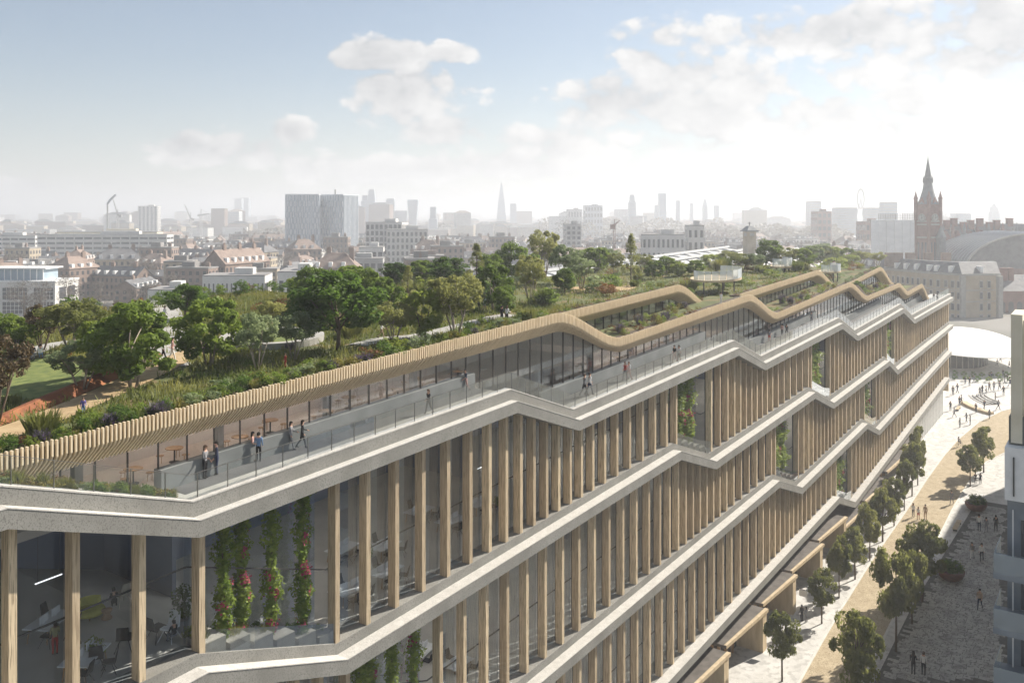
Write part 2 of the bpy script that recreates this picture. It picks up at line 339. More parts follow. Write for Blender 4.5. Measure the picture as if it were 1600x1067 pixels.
def interp(a, pts):
    return float(np.interp(a, [p[0] for p in pts], [p[1] for p in pts]))
def smooth_interp(a, pts):
    if a <= pts[0][0]: return pts[0][1]
    for (a0, h0), (a1, h1) in zip(pts, pts[1:]):
        if a <= a1:
            t = (a - a0) / (a1 - a0); s = t * t * (3 - 2 * t)
            return h0 + (h1 - h0) * (0.35 * t + 0.65 * s)
    return pts[-1][1]
def sweep(mb, pts, section, m=0, fn=interp, step=None, a0=None, a1=None):
    """carry a (d, dh) outline along a height line h(a)"""
    A = [p[0] for p in pts]
    lo = A[0] if a0 is None else a0; hi = A[-1] if a1 is None else a1
    L = [lo] + [x for x in A if lo < x < hi] + [hi]
    if step:
        L = sorted(set(L + list(np.arange(lo, hi, step))))
    mb.rings([[W(a, d, fn(a, pts) + dh) for d, dh in section] for a in L], m)
# ================================================================== ground, street, plaza
GH = -50.5
m = MB()
A_ = [-15000, -200, 0] + list(range(20, 301, 20)) + [1500, 15000]
def gz(a): return KS * min(max(a, 0), 300)
rows = []
for a in A_:
    rows.append([(a * VX + d * NX, a * VY + d * NY, gz(a)) for d in (-15000, -1000, 0, 1000, 15000)])
m.rings(rows, cap=False, closed=False)
tag(m.build('ground', 'ground'), 'grey city ground stretching out to the horizon', None, None, 'structure')
def sheet(pts, lift): # polygon of street points (a, d)
    mm = MB(); mm.face([W(a, d, GH + lift) for a, d in pts]); return mm
tag(sheet([(40, -12), (299, -12), (299, 70), (40, 70)], 0.02).build('pavement', 'paving'), 'pale stone paving of the pedestrian street and plaza', None, None, 'structure')
def st(px, py): return ray_plane(px, py, GH)[:2]
left = [st(*p) for p in [(1225, 1110), (1252, 1064), (1285, 1005), (1316, 952), (1366, 872), (1416, 800), (1450, 748), (1476, 712), (1497, 688), (1530, 660), (1565, 643), (1620, 630)]]
right = [st(*p) for p in [(1640, 690), (1580, 702), (1540, 722), (1515, 750), (1490, 790), (1466, 838), (1440, 880), (1410, 935), (1385, 985), (1352, 1050), (1320, 1110)]]
gp = MB()
gp.face([W(a, d, GH + 0.03) for a, d in left + right])
gpo = tag(gp.build('path', 'gravel'), 'winding buff gravel path down the street', None, None, 'structure')
kb = MB()
for side in (left, right):
    for i in range(len(side) - 1):
        (a0, d0), (a1, d1) = side[i], side[i + 1]
        nx_, ny_ = -(d1 - d0), (a1 - a0); q = math.hypot(nx_, ny_); nx_, ny_ = nx_ / q * 0.22, ny_ / q * 0.22
        c = [(a0, d0), (a1, d1), (a1 + nx_, d1 + ny_), (a0 + nx_, d0 + ny_)]
        kb.hexa([W(a, d, GH - 0.05) for a, d in c] + [W(a, d, GH + 0.10) for a, d in c])
kb.build('kerb', 'kerb', gpo)
# paving stones: a recessed bed with courses of stones of uneven length
bed = MB(); bed.face([W(a, d, GH + 0.028) for a, d in [(70, 5), (152, 5), (152, 21.6), (112, 22.6), (70, 22.0)]])
pav = tag(bed.build('paving_bed', 'joint'), 'dark joints under the stone setts on the shaded side of the street', None, None, 'structure')
stones = []
a = 80.0
while a < 150:
    ca = random.uniform(0.50, 0.62); d = 5.5 + random.uniform(0, 0.9)
    while d < 22.2:
        ld = random.uniform(0.7, 1.5)
        lim = 22.4 - max(0, (a - 112)) * 0.03
        if d + ld < lim: stones.append((a, ca, d, ld))
        d += ld
    a += ca
def seen(a, d):
    x = a * VX + d * NX; y = a * VY + d * NY; px = 800 + FOC * x / y; z = GH + KS * a
    return px < 1575 and px > 1240 and HY - z / y * FOC < 1068
vis = [s for s in stones if seen(s[0], s[2])]
vis.sort(key=lambda s: s[0])
near, rest = vis[:300], vis[300:]
for (a, ca, d, ld) in near:
    q = MB(); e = 0.028; t = GH + 0.05 + random.uniform(-0.006, 0.012)
    q.lbox(a + e, a + ca - e, d + e, d + ld - e, GH + 0.02, t); o = q.build('paving_stone', 'sett', pav, fix=False)
q = MB()
for (a, ca, d, ld) in rest:
    e = 0.028; q.lbox(a + e, a + ca - e, d + e, d + ld - e, GH + 0.02, GH + 0.05 + random.uniform(-0.006, 0.012))
tag(q.build('paving_stones', 'sett', pav, fix=False), kind='stuff')

# ================================================================== the long office building
BASE = W(100, 50, GH)
B = thing('office_building', 'long stepped office building with concrete bands, timber fins and a roof garden', 'building', BASE)
A_T = [(-6, -11.5), (16, -11.5), (24.2, -14.6), (48.5, -14.6), (56.4, -17.7), (87.6, -17.65), (95.3, -20.6), (125.2, -20.6), (132.9, -23.5), (162, -23.45), (170.6, -26.5), (209, -27.2)]
B_T = [(-6, -21.5), (24.6, -21.5), (33.1, -24.75), (73.9, -24.55), (81.8, -27.6), (113, -27.45), (121, -30.5), (152, -30.5), (157.6, -33.0), (209, -33.0)]
C_T = [(-6, -31.5), (33.6, -31.5), (41.3, -34.5), (99.8, -34.65), (107.9, -37.8), (138.3, -37.3), (145.3, -40.0), (207, -38.2)]
D_T = [(20, -44.0), (123.7, -43.75), (131.5, -46.8), (204, -43.3)]
END = 208.5
DF = 34.18        # outer face of the bands
def band(name, T, up, a1):
    mb = MB(); sweep(mb, T, [(DF, -0.75), (DF, 0.0), (DF + 2.4, 0.0), (DF + 2.4, -0.75)], a1=a1)
    mb.build('fascia', 'concrete', B)
    if up:
        mb = MB(); sweep(mb, T, [(DF + 0.80, 0.002), (DF + 0.80, 0.62), (DF + 2.1, 0.62), (DF + 2.1, 0.002)], a1=a1 - 0.02)
        mb.build('upstand', 'concrete', B)
band('A', A_T, False, END); band('B', B_T, True, END); band('C', C_T, True, 206.5)
mb = MB(); sweep(mb, D_T, [(DF, -0.8), (DF, 0.0), (DF + 2.6, 0.0), (DF + 2.6, -0.8)]); mb.build('fascia', 'concrete', B)
# ledge tops of the same concrete, sunlight put into their lighter colour
for T, a1, w0, w1, dh in ((A_T, END, 0.0, 0.52, 0.0), (B_T, END, 0.0, 0.80, 0.0), (C_T, 206.5, 0.0, 0.80, 0.0), (D_T, 204, 0.0, 0.9, 0.0)):
    mb = MB(); sweep(mb, T, [(DF - 0.02, dh + 0.003), (DF - 0.02, dh + 0.05), (DF + w1 - 0.005, dh + 0.05), (DF + w1 - 0.005, dh + 0.003)], a1=a1 + 0.02)
    mb.build('ledge', 'coping', B)
# roof terrace edge: upper fascia, coping, floor, plinth
mb = MB(); sweep(mb, A_T, [(DF + 0.52, 0.002), (DF + 0.52, 0.72), (DF + 1.05, 0.72), (DF + 1.05, 0.002)], a1=END - 0.03); mb.build('upper_fascia', 'concrete', B)
mb = MB(); sweep(mb, A_T, [(DF + 0.50, 0.723), (DF + 0.50, 0.79), (DF + 1.07, 0.79), (DF + 1.07, 0.723)], a1=END); mb.build('coping', 'coping', B)
mb = MB(); sweep(mb, A_T, [(DF + 1.05, 0.30), (DF + 1.05, 0.50), (38.6, 0.50), (38.6, 0.30)], a1=END - 0.06); mb.build('terrace_floor', 'terrace', B)
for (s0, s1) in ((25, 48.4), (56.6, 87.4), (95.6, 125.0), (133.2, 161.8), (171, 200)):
    mb = MB(); sweep(mb, A_T, [(36.45, 0.502), (36.45, 0.512), (37.74, 0.512), (37.74, 0.502)], a0=s0, a1=s1); mb.build('dark_strip', 'terrace_dark', B)  # darker strip along the inner terrace floor
def pl_h(a): return smooth_interp(a, A_T) + 0.5
# plinth walls only along the level stretches
segs = [(24.6, 48.5), (56.6, 87.4), (95.6, 125.0), (133.2, 161.8), (171, 196)]
for (s0, s1) in segs:
    mb = MB(); h = interp((s0 + s1) / 2, A_T) + 0.5
    mb.hexa([W(s0, 37.75, h - 0.1), W(s1, 37.75, h - 0.1), W(s1, 38.35, h - 0.1), W(s0, 38.35, h - 0.1), W(s0, 37.75, h + 1.0), W(s1, 37.75, h + 1.0), W(s1, 38.35, h + 1.0), W(s0, 38.35, h + 1.0)])
    mb.build('plinth', 'plinth', B)
# glass balustrade with posts and top rail
def rail_pts(a): return interp(a, A_T) + 0.79
mb = MB(); sweep(mb, A_T, [(DF + 0.745, 1.87), (DF + 0.745, 1.895), (DF + 0.785, 1.895), (DF + 0.785, 1.87)], a1=END - 0.2); mb.build('handrail', 'rail', B)
posts = [10.0]
while posts[-1] < 207.5: posts.append(posts[-1] + (1.62 if posts[-1] < 130 else 1.9))
for i, a in enumerate(posts):
    h = rail_pts(a); q = MB(); q.lbox(a - 0.013, a + 0.013, DF + 0.74, DF + 0.79, h, h + 1.08); q.build('baluster', 'rail', B, fix=False)
    if i + 1 < len(posts):
        b = posts[i + 1]; h2 = rail_pts(b); d0, d1 = DF + 0.758, DF + 0.770; q = MB()
        # follow a kink of the coping inside the pane
        ks = [a + 0.03] + [p[0] for p in A_T if a + 0.05 < p[0] < b - 0.05] + [b - 0.03]
        q.rings([[W(t, d0, rail_pts(t) + 0.02), W(t, d0, rail_pts(t) + 1.04), W(t, d1, rail_pts(t) + 1.04), W(t, d1, rail_pts(t) + 0.02)] for t in ks]); q.build('balustrade_pane', 'glass_rail', B, fix=False)

# timber fins (columns), glazing, transoms, floors row by row
def vine_bays(T):
    out = []
    for (a0, h0), (a1, h1) in zip(T, T[1:]):
        if h0 - h1 > 1.5 and a1 - a0 < 12: out.append((a0 * 1.012 + 0.1, a1 * 1.012 + 0.05))
    return out
def col_positions(Ttop, Tbot, a0, a1):
    bays = vine_bays(Tbot); drops = [((p[0] + q[0]) / 2) * 1.02 for p, q in zip(Ttop, Ttop[1:]) if p[1] - q[1] > 1.5]
    out = []; a = a0
    while a < a1:
        inb = [b for b in bays if b[0] - 0.25 < a < b[1] - 0.25]
        if inb:
            a = inb[0][1]
        out.append(a)
        lo_ = max([b[1] for b in bays if b[1] <= a + 0.3] + [a0 - 1]); hi_ = min([b[0] for b in bays if b[0] > a] + [a1])
        dist = min([abs(a - c) for c in drops if lo_ - 1 < c < hi_ + 1] + [12])
        sp = 1.60 if dist < 4 else min(1.62 + (dist - 4) * 0.085, 3.0)
        nb = [b for b in bays if a < b[0] < a + sp * 1.5]
        if nb: out.append(nb[0][0]); a = nb[0][1]; continue
        a += sp
    return sorted(set(round(x, 3) for x in out))
ROWS = [(A_T, B_T, [14.4, 16.75, 19.2, 22.1, 25.05], 33.35, 208.0), (B_T, C_T, [], 29.0, 207.5), (C_T, D_T, [], 42.0, 203.0)]
CD0, CD1, CWID = DF + 0.86, DF + 1.44, 0.31
GD = DF + 1.58
for ri, (Tt, Tb, pre, a0, a1) in enumerate(ROWS):
    up = 0.62 if ri < 2 else 0.0
    cols = pre + col_positions(Tt, Tb, a0, a1)
    bays = vine_bays(Tb)
    if ri == 0: bays = [(25.05, 33.35)] + bays[1:]
    for ci, a in enumerate(cols):
        q = MB(); e0, e1 = a - CWID, a
        P = [(e0, CD0), (e1, CD0), (e1, CD1), (e0, CD1)]
        q.hexa([W(x, y, interp(x, Tb) + up - 0.03) for x, y in P] + [W(x, y, interp(x, Tt) - 0.72) for x, y in P])
        q.build('column', 'timber', B, fix=False)
        if ci + 1 < len(cols):
            b = cols[ci + 1] - CWID
            if b - a < 0.2: continue
            isv = any(abs(a - v0) < 0.6 for v0, v1 in bays)
            g0 = GD + (0.9 if isv else 0.0); q = MB()
            q.rings([[W(t, g0, interp(t, Tb) + up - 0.02), W(t, g0, interp(t, Tt) - 0.73), W(t, g0 + 0.03, interp(t, Tt) - 0.73), W(t, g0 + 0.03, interp(t, Tb) + up - 0.02)] for t in [a] + [p[0] for p in sorted(Tt + Tb) if a < p[0] < b] + [b]])
            q.build('pane', 'glass', B, fix=False)
            # slim dark frame beside each fin
            q = MB(); q.hexa([W(x, y, interp(x, Tb) + up) for x, y in [(a + 0.01, GD - 0.04), (a + 0.07, GD - 0.04), (a + 0.07, GD + 0.12), (a + 0.01, GD + 0.12)]] +
                             [W(x, y, interp(x, Tt) - 0.74) for x, y in [(a + 0.01, GD - 0.04), (a + 0.07, GD - 0.04), (a + 0.07, GD + 0.12), (a + 0.01, GD + 0.12)]]); q.build('frame', 'dark_metal', B, fix=False)
    # rooms behind: floor, transom bar, back wall, ceiling
    lo = 8 if ri == 0 else a0 - 6
    mb = MB(); sweep(mb, Tb, [(GD + 0.05, up - 0.25), (GD + 0.05, up - 0.03), (58, up - 0.03), (58, up - 0.25)], a0=lo, a1=a1); mb.build('floor_slab', 'inner_floor', B)
    mb = MB(); sweep(mb, Tb, [(GD + 0.06, up + 3.68), (GD + 0.06, up + 3.75), (GD + 0.12, up + 3.75), (GD + 0.12, up + 3.68)], a0=lo, a1=a1, fn=lambda a, p: interp(a, [(x, y) for x, y in p])); mb.build('transom', 'dark_metal', B)
    mb = MB(); sweep(mb, Tt, [(DF + 2.4, -0.9), (DF + 2.4, -0.76), (58, -0.76), (58, -0.9)], a0=lo, a1=a1); mb.build('ceiling', 'inner_ceiling', B)
    mb = MB()
    ts = sorted(set([lo, a1] + [p[0] for p in Tt + Tb if lo < p[0] < a1]))
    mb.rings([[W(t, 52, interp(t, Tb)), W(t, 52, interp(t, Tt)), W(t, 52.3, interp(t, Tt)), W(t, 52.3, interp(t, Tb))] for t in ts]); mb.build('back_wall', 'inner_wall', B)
    # cross walls now and then
    for t in np.arange(lo + 22, a1, 27.0):
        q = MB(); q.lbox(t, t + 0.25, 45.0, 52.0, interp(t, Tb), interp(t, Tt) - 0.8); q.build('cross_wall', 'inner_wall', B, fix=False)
    # steps with planting blocks and a low glass guard in each vine bay
    for (v0, v1) in bays:
        if v0 < a0 - 10 or v0 > a1: continue
        n = 6
        for i in range(n):
            t0 = v0 + (v1 - v0) * i / n + 0.1; t1 = v0 + (v1 - v0) * (i + 1) / n - 0.15; hb = interp((t0 + t1) / 2, Tb) + up
            q = MB(); q.lbox(t0, t1, CD0 + 0.15, CD0 + 1.6, hb - 0.3, interp(t0, Tb) + up + 0.30); q.build('step_block', 'stone_light', B, fix=False)
        q = MB(); q.rings([[W(t, CD0 + 0.02, interp(t, Tb) + up), W(t, CD0 + 0.02, interp(t, Tb) + up + 1.05), W(t, CD0 + 0.04, interp(t, Tb) + up + 1.05), W(t, CD0 + 0.04, interp(t, Tb) + up)] for t in np.linspace(v0 + 0.05, v1 - 0.42, 4)])
        q.build('guard_pane', 'glass_rail', B, fix=False)
    # glowing strips added under the ceilings to brighten the dark office rooms
    for t in np.arange(lo + 4, min(a1, 170), 5.2):
        for dd in (39.6, 43.4):
            if any(p_[0] - 5 < t < q_[0] + 4 for p_, q_ in zip(Tt, Tt[1:]) if p_[1] - q_[1] > 1.5): continue
            hc = min(interp(t - 1, Tt), interp(t + 1, Tt)) - 0.92
            q = MB(); q.lbox(t - 1.1, t + 1.1, dd - .04, dd + .04, hc - .06, hc); q.build('fill_strip', 'lamp', B, fix=False)
# end walls and hidden core so that light does not leak through
q = MB(); q.lbox(207.9, 208.4, DF + 0.9, 76, -47, -27.9); q.build('end_wall', 'timber_panel', B)
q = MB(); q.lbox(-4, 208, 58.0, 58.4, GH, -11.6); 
q.v = [W(-4, 58, GH), W(208, 58, GH), W(208, 58.4, GH), W(-4, 58.4, GH), W(-4, 58, -12.5), W(208, 58, -29), W(208, 58.4, -29), W(-4, 58.4, -12.5)]; q.build('core_wall', 'inner_wall', B)

# ------------------------------------------------------------------ timber wave along the roof garden
T_TOP = [(-6, -10.15), (57.6, -10.15), (67.5, -13.6), (97.3, -13.5), (107, -16.85), (138.5, -16.6), (149.5, -19.95), (170.6, -20.2), (178.5, -22.6), (190.3, -22.5), (198, -26.2)]
T_BOT = [(-6, -11.8), (59.0, -11.9), (69.5, -15.25), (98.4, -15.2), (108.5, -18.45), (143, -18.3), (152, -21.5), (171.7, -21.65), (181.3, -24.5), (193, -24.5), (201.5, -27.3)]
def tt(a): return smooth_interp(a, T_TOP)
def tb(a): return smooth_interp(a, T_BOT)
DT = 36.85
def slat(mb, a, d0, ht, hb, w=0.078, dep=0.15, inset=1.1):
    hk = ht - 0.70 if ht - hb < 2.2 else hb + 0.95
    F = [(d0, ht), (d0, hk), (d0 + 0.12, hk - 0.18), (d0 + inset, hb)]
    K = [(d0 + dep, ht), (d0 + dep, hk - 0.02), (d0 + dep + 0.10, hk - 0.12), (d0 + inset, hb + dep)]
    mb.rings([[W(a, f[0], f[1]), W(a + w, f[0], f[1]), W(a + w, k[0], k[1]), W(a, k[0], k[1])] for f, k in zip(F, K)])
SP = 0.2
n = 0; a = 13.0; far_slats = MB()
while a < 197.5:
    ht = tt(a) + random.uniform(-0.03, 0.03); hb = min(tb(a), ht - 0.9)
    if n < 300 and a > 13:
        q = MB(); slat(q, a, DT, ht, hb); q.build('slat', 'slat', B, fix=False)
    else: slat(far_slats, a, DT, ht, hb)
    n += 1; a += SP
tag(far_slats.build('slats', 'slat', B, fix=False), kind='stuff')
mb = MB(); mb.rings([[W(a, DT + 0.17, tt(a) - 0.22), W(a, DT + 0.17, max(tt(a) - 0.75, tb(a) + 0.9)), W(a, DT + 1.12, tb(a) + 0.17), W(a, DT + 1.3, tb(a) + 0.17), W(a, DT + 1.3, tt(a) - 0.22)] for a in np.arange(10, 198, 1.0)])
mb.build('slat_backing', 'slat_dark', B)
# upper timber bands behind
UPPER = [([(62, -11.2), (86.5, -11.35), (95.8, -14.9)], 62, 95.8), ([(104, -14.4), (134.5, -14.5), (145, -18.0)], 104, 145), ([(152, -18.2), (172.5, -17.6), (183, -21.7)], 152, 183)]
us = MB()
for pts, u0, u1 in UPPER:
    for a in np.arange(u0, u1, 0.22):
        ht = smooth_interp(a, pts); slat(us, a, 40.4, ht, ht - 1.6)
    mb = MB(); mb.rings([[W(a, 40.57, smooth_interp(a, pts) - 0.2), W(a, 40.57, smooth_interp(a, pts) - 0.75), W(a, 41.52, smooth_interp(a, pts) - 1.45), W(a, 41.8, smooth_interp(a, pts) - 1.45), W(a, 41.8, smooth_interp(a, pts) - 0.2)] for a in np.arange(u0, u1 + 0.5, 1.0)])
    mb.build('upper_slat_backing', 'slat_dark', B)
    for a in np.arange(u0 + 3, u1 - 4, 1.55):
        hlo = tt(a) - 0.45; hhi = smooth_interp(a, pts) - 1.5
        if hhi - hlo < 0.3: continue
        q = MB(); q.lbox(a - 0.022, a + 0.022, 41.46, 41.56, hlo, hhi); q.build('mullion', 'dark_metal', B, fix=False)
        q = MB(); q.lbox(a + 0.04, a + 1.51, 41.5, 41.53, hlo, hhi); q.build('upper_pane', 'glass_cafe', B, fix=False)
tag(us.build('upper_slats', 'slat', B, fix=False), kind='stuff')
# glazing of the roof storey
MUL = np.arange(20.0, 198, 1.55)
def gl_lo(a):
    for s0, s1 in segs:
        if s0 <= a <= s1: return interp((s0 + s1) / 2, A_T) + 1.52
    return interp(a, A_T) + 0.52
for i, a in enumerate(MUL):
    lo, hi = gl_lo(a), tb(a) + 0.05
    if hi - lo < 0.25: continue
    q = MB(); q.lbox(a - 0.02, a + 0.02, 38.03, 38.14, lo, hi); q.build('mullion', 'dark_metal', B, fix=False)
    if i + 1 < len(MUL):
        b = MUL[i + 1]; lo2, hi2 = gl_lo(b), tb(b) + 0.05; q = MB()
        q.hexa([W(a + 0.035, 38.07, max(lo, lo2) if abs(lo - lo2) > 0.9 else lo), W(b - 0.035, 38.07, lo2), W(b - 0.035, 38.09, lo2), W(a + 0.035, 38.09, max(lo, lo2) if abs(lo - lo2) > 0.9 else lo), W(a + 0.035, 38.07, hi), W(b - 0.035, 38.07, hi2), W(b - 0.035, 38.09, hi2), W(a + 0.035, 38.09, hi)])
        q.build('glazing_pane', 'glass_cafe', B, fix=False)
# the rooms behind it: floors, slab edge beams, back wall
for (f0, f1, h) in ((16, 61.5, -14.05), (56.5, 100.5, -17.15), (95.5, 146, -20.05), (133, 172, -22.95), (170.5, 198, -25.9)):
    q = MB(); q.lbox(f0, f1, 38.36, 46.5, h - 0.42, h); q.build('cafe_floor', 'cafe_floor', B)
    q = MB(); q.lbox(f0, f1, 46.5, 46.8, h - 0.3, h + 3.05); q.build('cafe_wall', 'cafe_wall', B)
    q = MB(); q.lbox(f0, f1, 43.2, 43.5, h, h + 0.55); q.build('counter', 'cafe_wall', B)
for (f0, f1, h) in ((50.5, 66, -14.1), (89, 105, -17.2), (127, 147, -20.1)):
    q = MB(); q.lbox(f0, f1, 38.30, 38.62, h - 0.45, h); q.build('slab_edge', 'white', B)
    q = MB(); q.lbox(f0 + 7.2, f0 + 7.55, 38.7, 39.05, h - 3.1, h - 0.45); q.build('round_pier', 'white', B)
for t in np.arange(24, 196, 3.4):
    for dd in (39.4, 42.2):
        hc = min(tb(t - .8), tb(t + .8)) + 0.05
        if hc - (gl_lo(t) - 1) < 1.8 or any(c0 - 9 < t < c0 + 9 for c0 in (60, 101, 143, 172, 192)): continue
        q = MB(); q.lbox(t - .8, t + .8, dd - .05, dd + .05, hc - .06, hc); q.build('fill_strip', 'fill_warm', B, fix=False)  # warm strips added to lift the dark cafe interior
for (f0, f1) in ((16, 60), (60, 99), (99, 143), (143, 172), (172, 198)):
    q = MB(); q.rings([[W(a, 38.2, tb(a) + .06), W(a, 46.6, tb(a) + .06), W(a, 46.6, tb(a) + .25), W(a, 38.2, tb(a) + .25)] for a in np.arange(f0, f1 + .5, 1.0)]); q.build('cafe_ceiling', 'cafe_wall', B)
for a in np.arange(22, 196, 7.8):
    h = gl_lo(a) - 0.95; q = MB(); q.lbox(a, a + 0.4, 40.6, 41.0, h, min(h + 2.9, tb(a) + 0.5)); q.build('pier', 'grey_wall', B, fix=False)

# ------------------------------------------------------------------ roof garden surface
HU = [(-6, -10.5), (58, -10.5), (64, -11.65), (87, -11.8), (96.5, -15.0), (104, -14.9), (135, -14.9), (145.5, -18.3), (156, -18.5), (173, -18.0), (184, -21.9), (205, -25)]
def hg(a, d):
    if a < 58 or d > 40.9: return smooth_interp(a, HU)
    return tt(a) - 0.35
def roofpt(px, py):
    h = -10.5
    for _ in range(12):
        a, d, z = ray_plane(px, py, h); h = 0.5 * h + 0.5 * hg(min(max(a, 0), 200), d)
    return a, d, h, FOC / z
mb = MB()
mb.rings([[W(a, 37.05, smooth_interp(a, HU)), W(a, 55, smooth_interp(a, HU)), W(a, 76, smooth_interp(a, HU))] for a in np.arange(-4, 58.1, 2)], cap=False, closed=False)
mb.rings([[W(a, 40.75, smooth_interp(a, HU)), W(a, 55, smooth_interp(a, HU)), W(a, 76, smooth_interp(a, HU))] for a in np.arange(58, 200.1, 1.5)], cap=False, closed=False)
mb.rings([[W(a, 37.05, tt(a) - 0.35), W(a, 41.44, tt(a) - 0.35)] for a in np.arange(58, 198.1, 1.0)], cap=False, closed=False)
tag(mb.build('garden_ground', 'soil', fix=False), 'dark planted soil of the long roof garden', None, None, 'structure')
q = MB(); q.hexa([W(-4, 76, GH), W(208, 76, GH), W(208, 76.4, GH), W(-4, 76.4, GH), W(-4, 76, -10.2), W(208, 76, -25.5), W(208, 76.4, -25.5), W(-4, 76.4, -10.2)]); q.build('rear_wall', 'grey_wall', B)
PATHS = []
def strip(pts, w, lift, name, mt, label, kind='structure'):
    """a path: px points carried on to the garden"""
    P = [roofpt(*p)[:2] for p in pts]; R = []
    # refine
    Q = []
    for (p, q_) in zip(P, P[1:]):
        for t in np.linspace(0, 1, 6)[:-1]: Q.append((p[0] + (q_[0] - p[0]) * t, p[1] + (q_[1] - p[1]) * t))
    Q.append(P[-1])
    for _ in range(3): Q = [Q[0]] + [((Q[i - 1][0] + 2 * Q[i][0] + Q[i + 1][0]) / 4, (Q[i - 1][1] + 2 * Q[i][1] + Q[i + 1][1]) / 4) for i in range(1, len(Q) - 1)] + [Q[-1]]
    PATHS.append((Q, w))
    for i, (a, d) in enumerate(Q):
        p0, p1 = Q[max(i - 1, 0)], Q[min(i + 1, len(Q) - 1)]; tx, ty = p1[0] - p0[0], p1[1] - p0[1]; l = math.hypot(tx, ty); nx_, ny_ = -ty / l * w / 2, tx / l * w / 2
        R.append([W(a + nx_, d + ny_, hg(a, d) + lift), W(a - nx_, d - ny_, hg(a, d) + lift)])
    mm = MB(); mm.rings(R, cap=False, closed=False)
    return tag(mm.build(name, mt, fix=False), label, None, None, kind), Q
_, tanQ = strip([(-60, 700), (60, 660), (150, 622), (225, 588), (280, 560), (330, 538), (380, 525), (440, 520)], 2.1, 0.05, 'path', 'path_tan', 'orange tan gravel path winding through the roof garden')
strip([(262, 575), (258, 540), (262, 505), (258, 488), (250, 470)], 2.6, 0.046, 'path', 'stone_light', 'pale stone path crossing the roof garden beside the big tree')
strip([(30, 560), (75, 540), (110, 535)], 1.6, 0.046, 'path', 'stone_light', 'pale stone path behind the small lawn on the roof')
strip([(560, 540), (600, 530), (650, 527), (700, 515), (770, 497), (800, 492)], 1.6, 0.046, 'path', 'stone_light', 'pale stone path near the middle of the roof garden')
strip([(880, 450), (930, 452), (975, 455), (1000, 450)], 2.4, 0.046, 'path', 'path_tan', 'tan path among shrubs near the first timber dip')
# corten edging walls beside the tan path
for off_, hgt, i0, i1, lab in ((1.25, 0.38, 2, 22, 'rust red corten wall behind the tan roof path'),):
    R = []
    for i in range(i0, i1):
        a, d = tanQ[i]; p0, p1 = tanQ[i - 1], tanQ[i + 1]; tx, ty = p1[0] - p0[0], p1[1] - p0[1]; l = math.hypot(tx, ty); nx_, ny_ = -ty / l, tx / l
        hh = hgt * math.sin(math.pi * (i - i0 + 1.5) / (i1 - i0 + 2)) + 0.1; g = hg(a, d)
        R.append([W(a + nx_ * (off_ - 0.1), d + ny_ * (off_ - 0.1), g - 0.1), W(a + nx_ * (off_ + 0.5), d + ny_ * (off_ + 0.5), g + hh), W(a + nx_ * (off_ + 0.75), d + ny_ * (off_ + 0.75), g + hh), W(a + nx_ * (off_ + 0.75), d + ny_ * (off_ + 0.75), g - 0.1)])
    mm = MB(); mm.rings(R); tag(mm.build('retaining_wall', 'rust'), lab, 'wall')
# round lawn with a stone seat ring
a, d, h, s = roofpt(425, 533)
mm = MB(); mm.face([W(a + 2.6 * math.cos(t), d + 3.2 * math.sin(t), hg(a, d) + 0.06) for t in np.linspace(0, 2 * math.pi, 33)[:-1]])
tag(mm.build('lawn', 'lawn'), 'small round lawn inside the pale stone ring', None, None, 'structure')
mm = MB(); mm.rings([[W(a + r * math.cos(t), d + r * 1.2 * math.sin(t), hg(a, d) + z) for r, z in ((2.65, 0.0), (2.65, 0.42), (3.2, 0.42), (3.2, 0.0))] for t in np.linspace(0.2, 2 * math.pi - 0.6, 40)])
tag(mm.build('stone_bench', 'stone_light'), 'curved pale stone bench around the small round lawn', 'bench')
for nm, pts, lab in (('lawn', [(0, 620), (60, 625), (125, 600), (130, 572), (60, 560), (0, 575)], 'sunlit lawn on the roof beside the tan path'),
                     ('lawn', [(385, 488), (470, 482), (480, 458), (380, 462)], 'yellow green meadow near the back of the roof')):
    mm = MB(); mm.face([W(a, d, h + 0.03) for a, d, h, s in [roofpt(*p) for p in pts]]); tag(mm.build(nm, 'lawn'), lab, None, None, 'structure')

# ------------------------------------------------------------------ base of the building: shopfront piers and canopies
BD = 33.9
for i, (a0, a1) in enumerate([(72, 83), (84, 93.5), (94.3, 103.2), (103.8, 113.5), (114.2, 124), (124.6, 136), (137, 149), (150, 163), (164, 171.5)]):
    hb = interp((a0 + a1) / 2, D_T) - 0.8
    top = min(-46.3, hb - 1.3)
    q = MB(); q.hexa([W(a0, BD + 0.2, top - 0.28), W(a1, BD - 0.6, top - 0.28), W(a1, 37.4, top - 0.28), W(a0, 37.4, top - 0.28), W(a0, BD + 0.2, top), W(a1, BD - 0.6, top), W(a1, 37.4, top), W(a0, 37.4, top)]); q.build('canopy', 'canopy_shaded', B); q = MB(); q.hexa([W(a0 + .02, BD + 0.15, top - 0.30), W(a1 + .02, BD - 0.68, top - 0.30), W(a1 + .02, BD - 0.28, top - 0.30), W(a0 + .02, BD + 0.42, top - 0.30), W(a0 + .02, BD + 0.15, top + .05), W(a1 + .02, BD - 0.68, top + .05), W(a1 + .02, BD - 0.28, top + .05), W(a0 + .02, BD + 0.42, top + .05)]); q.build('canopy_edge', 'timber_panel', B)
    q = MB(); q.lbox(a1 - 1.2, a1 - 0.1, BD - 0.5, 37.3, GH, top - 0.29); q.build('fin_wall', 'timber_panel', B)
    q = MB(); q.lbox(a0 + 0.2, a1 - 1.25, 36.3, 36.4, GH, top - 0.3); q.build('shop_pane', 'window_dark', B)
    for t in np.arange(a0 + 1.2, a1 - 1.4, 1.8):
        q = MB(); q.lbox(t, t + 0.15, 36.0, 36.28, GH, top - 0.3); q.build('shop_mullion', 'wood', B, fix=False)
q = MB(); q.lbox(60, 204, 37.6, 38.0, GH, -45.5); 
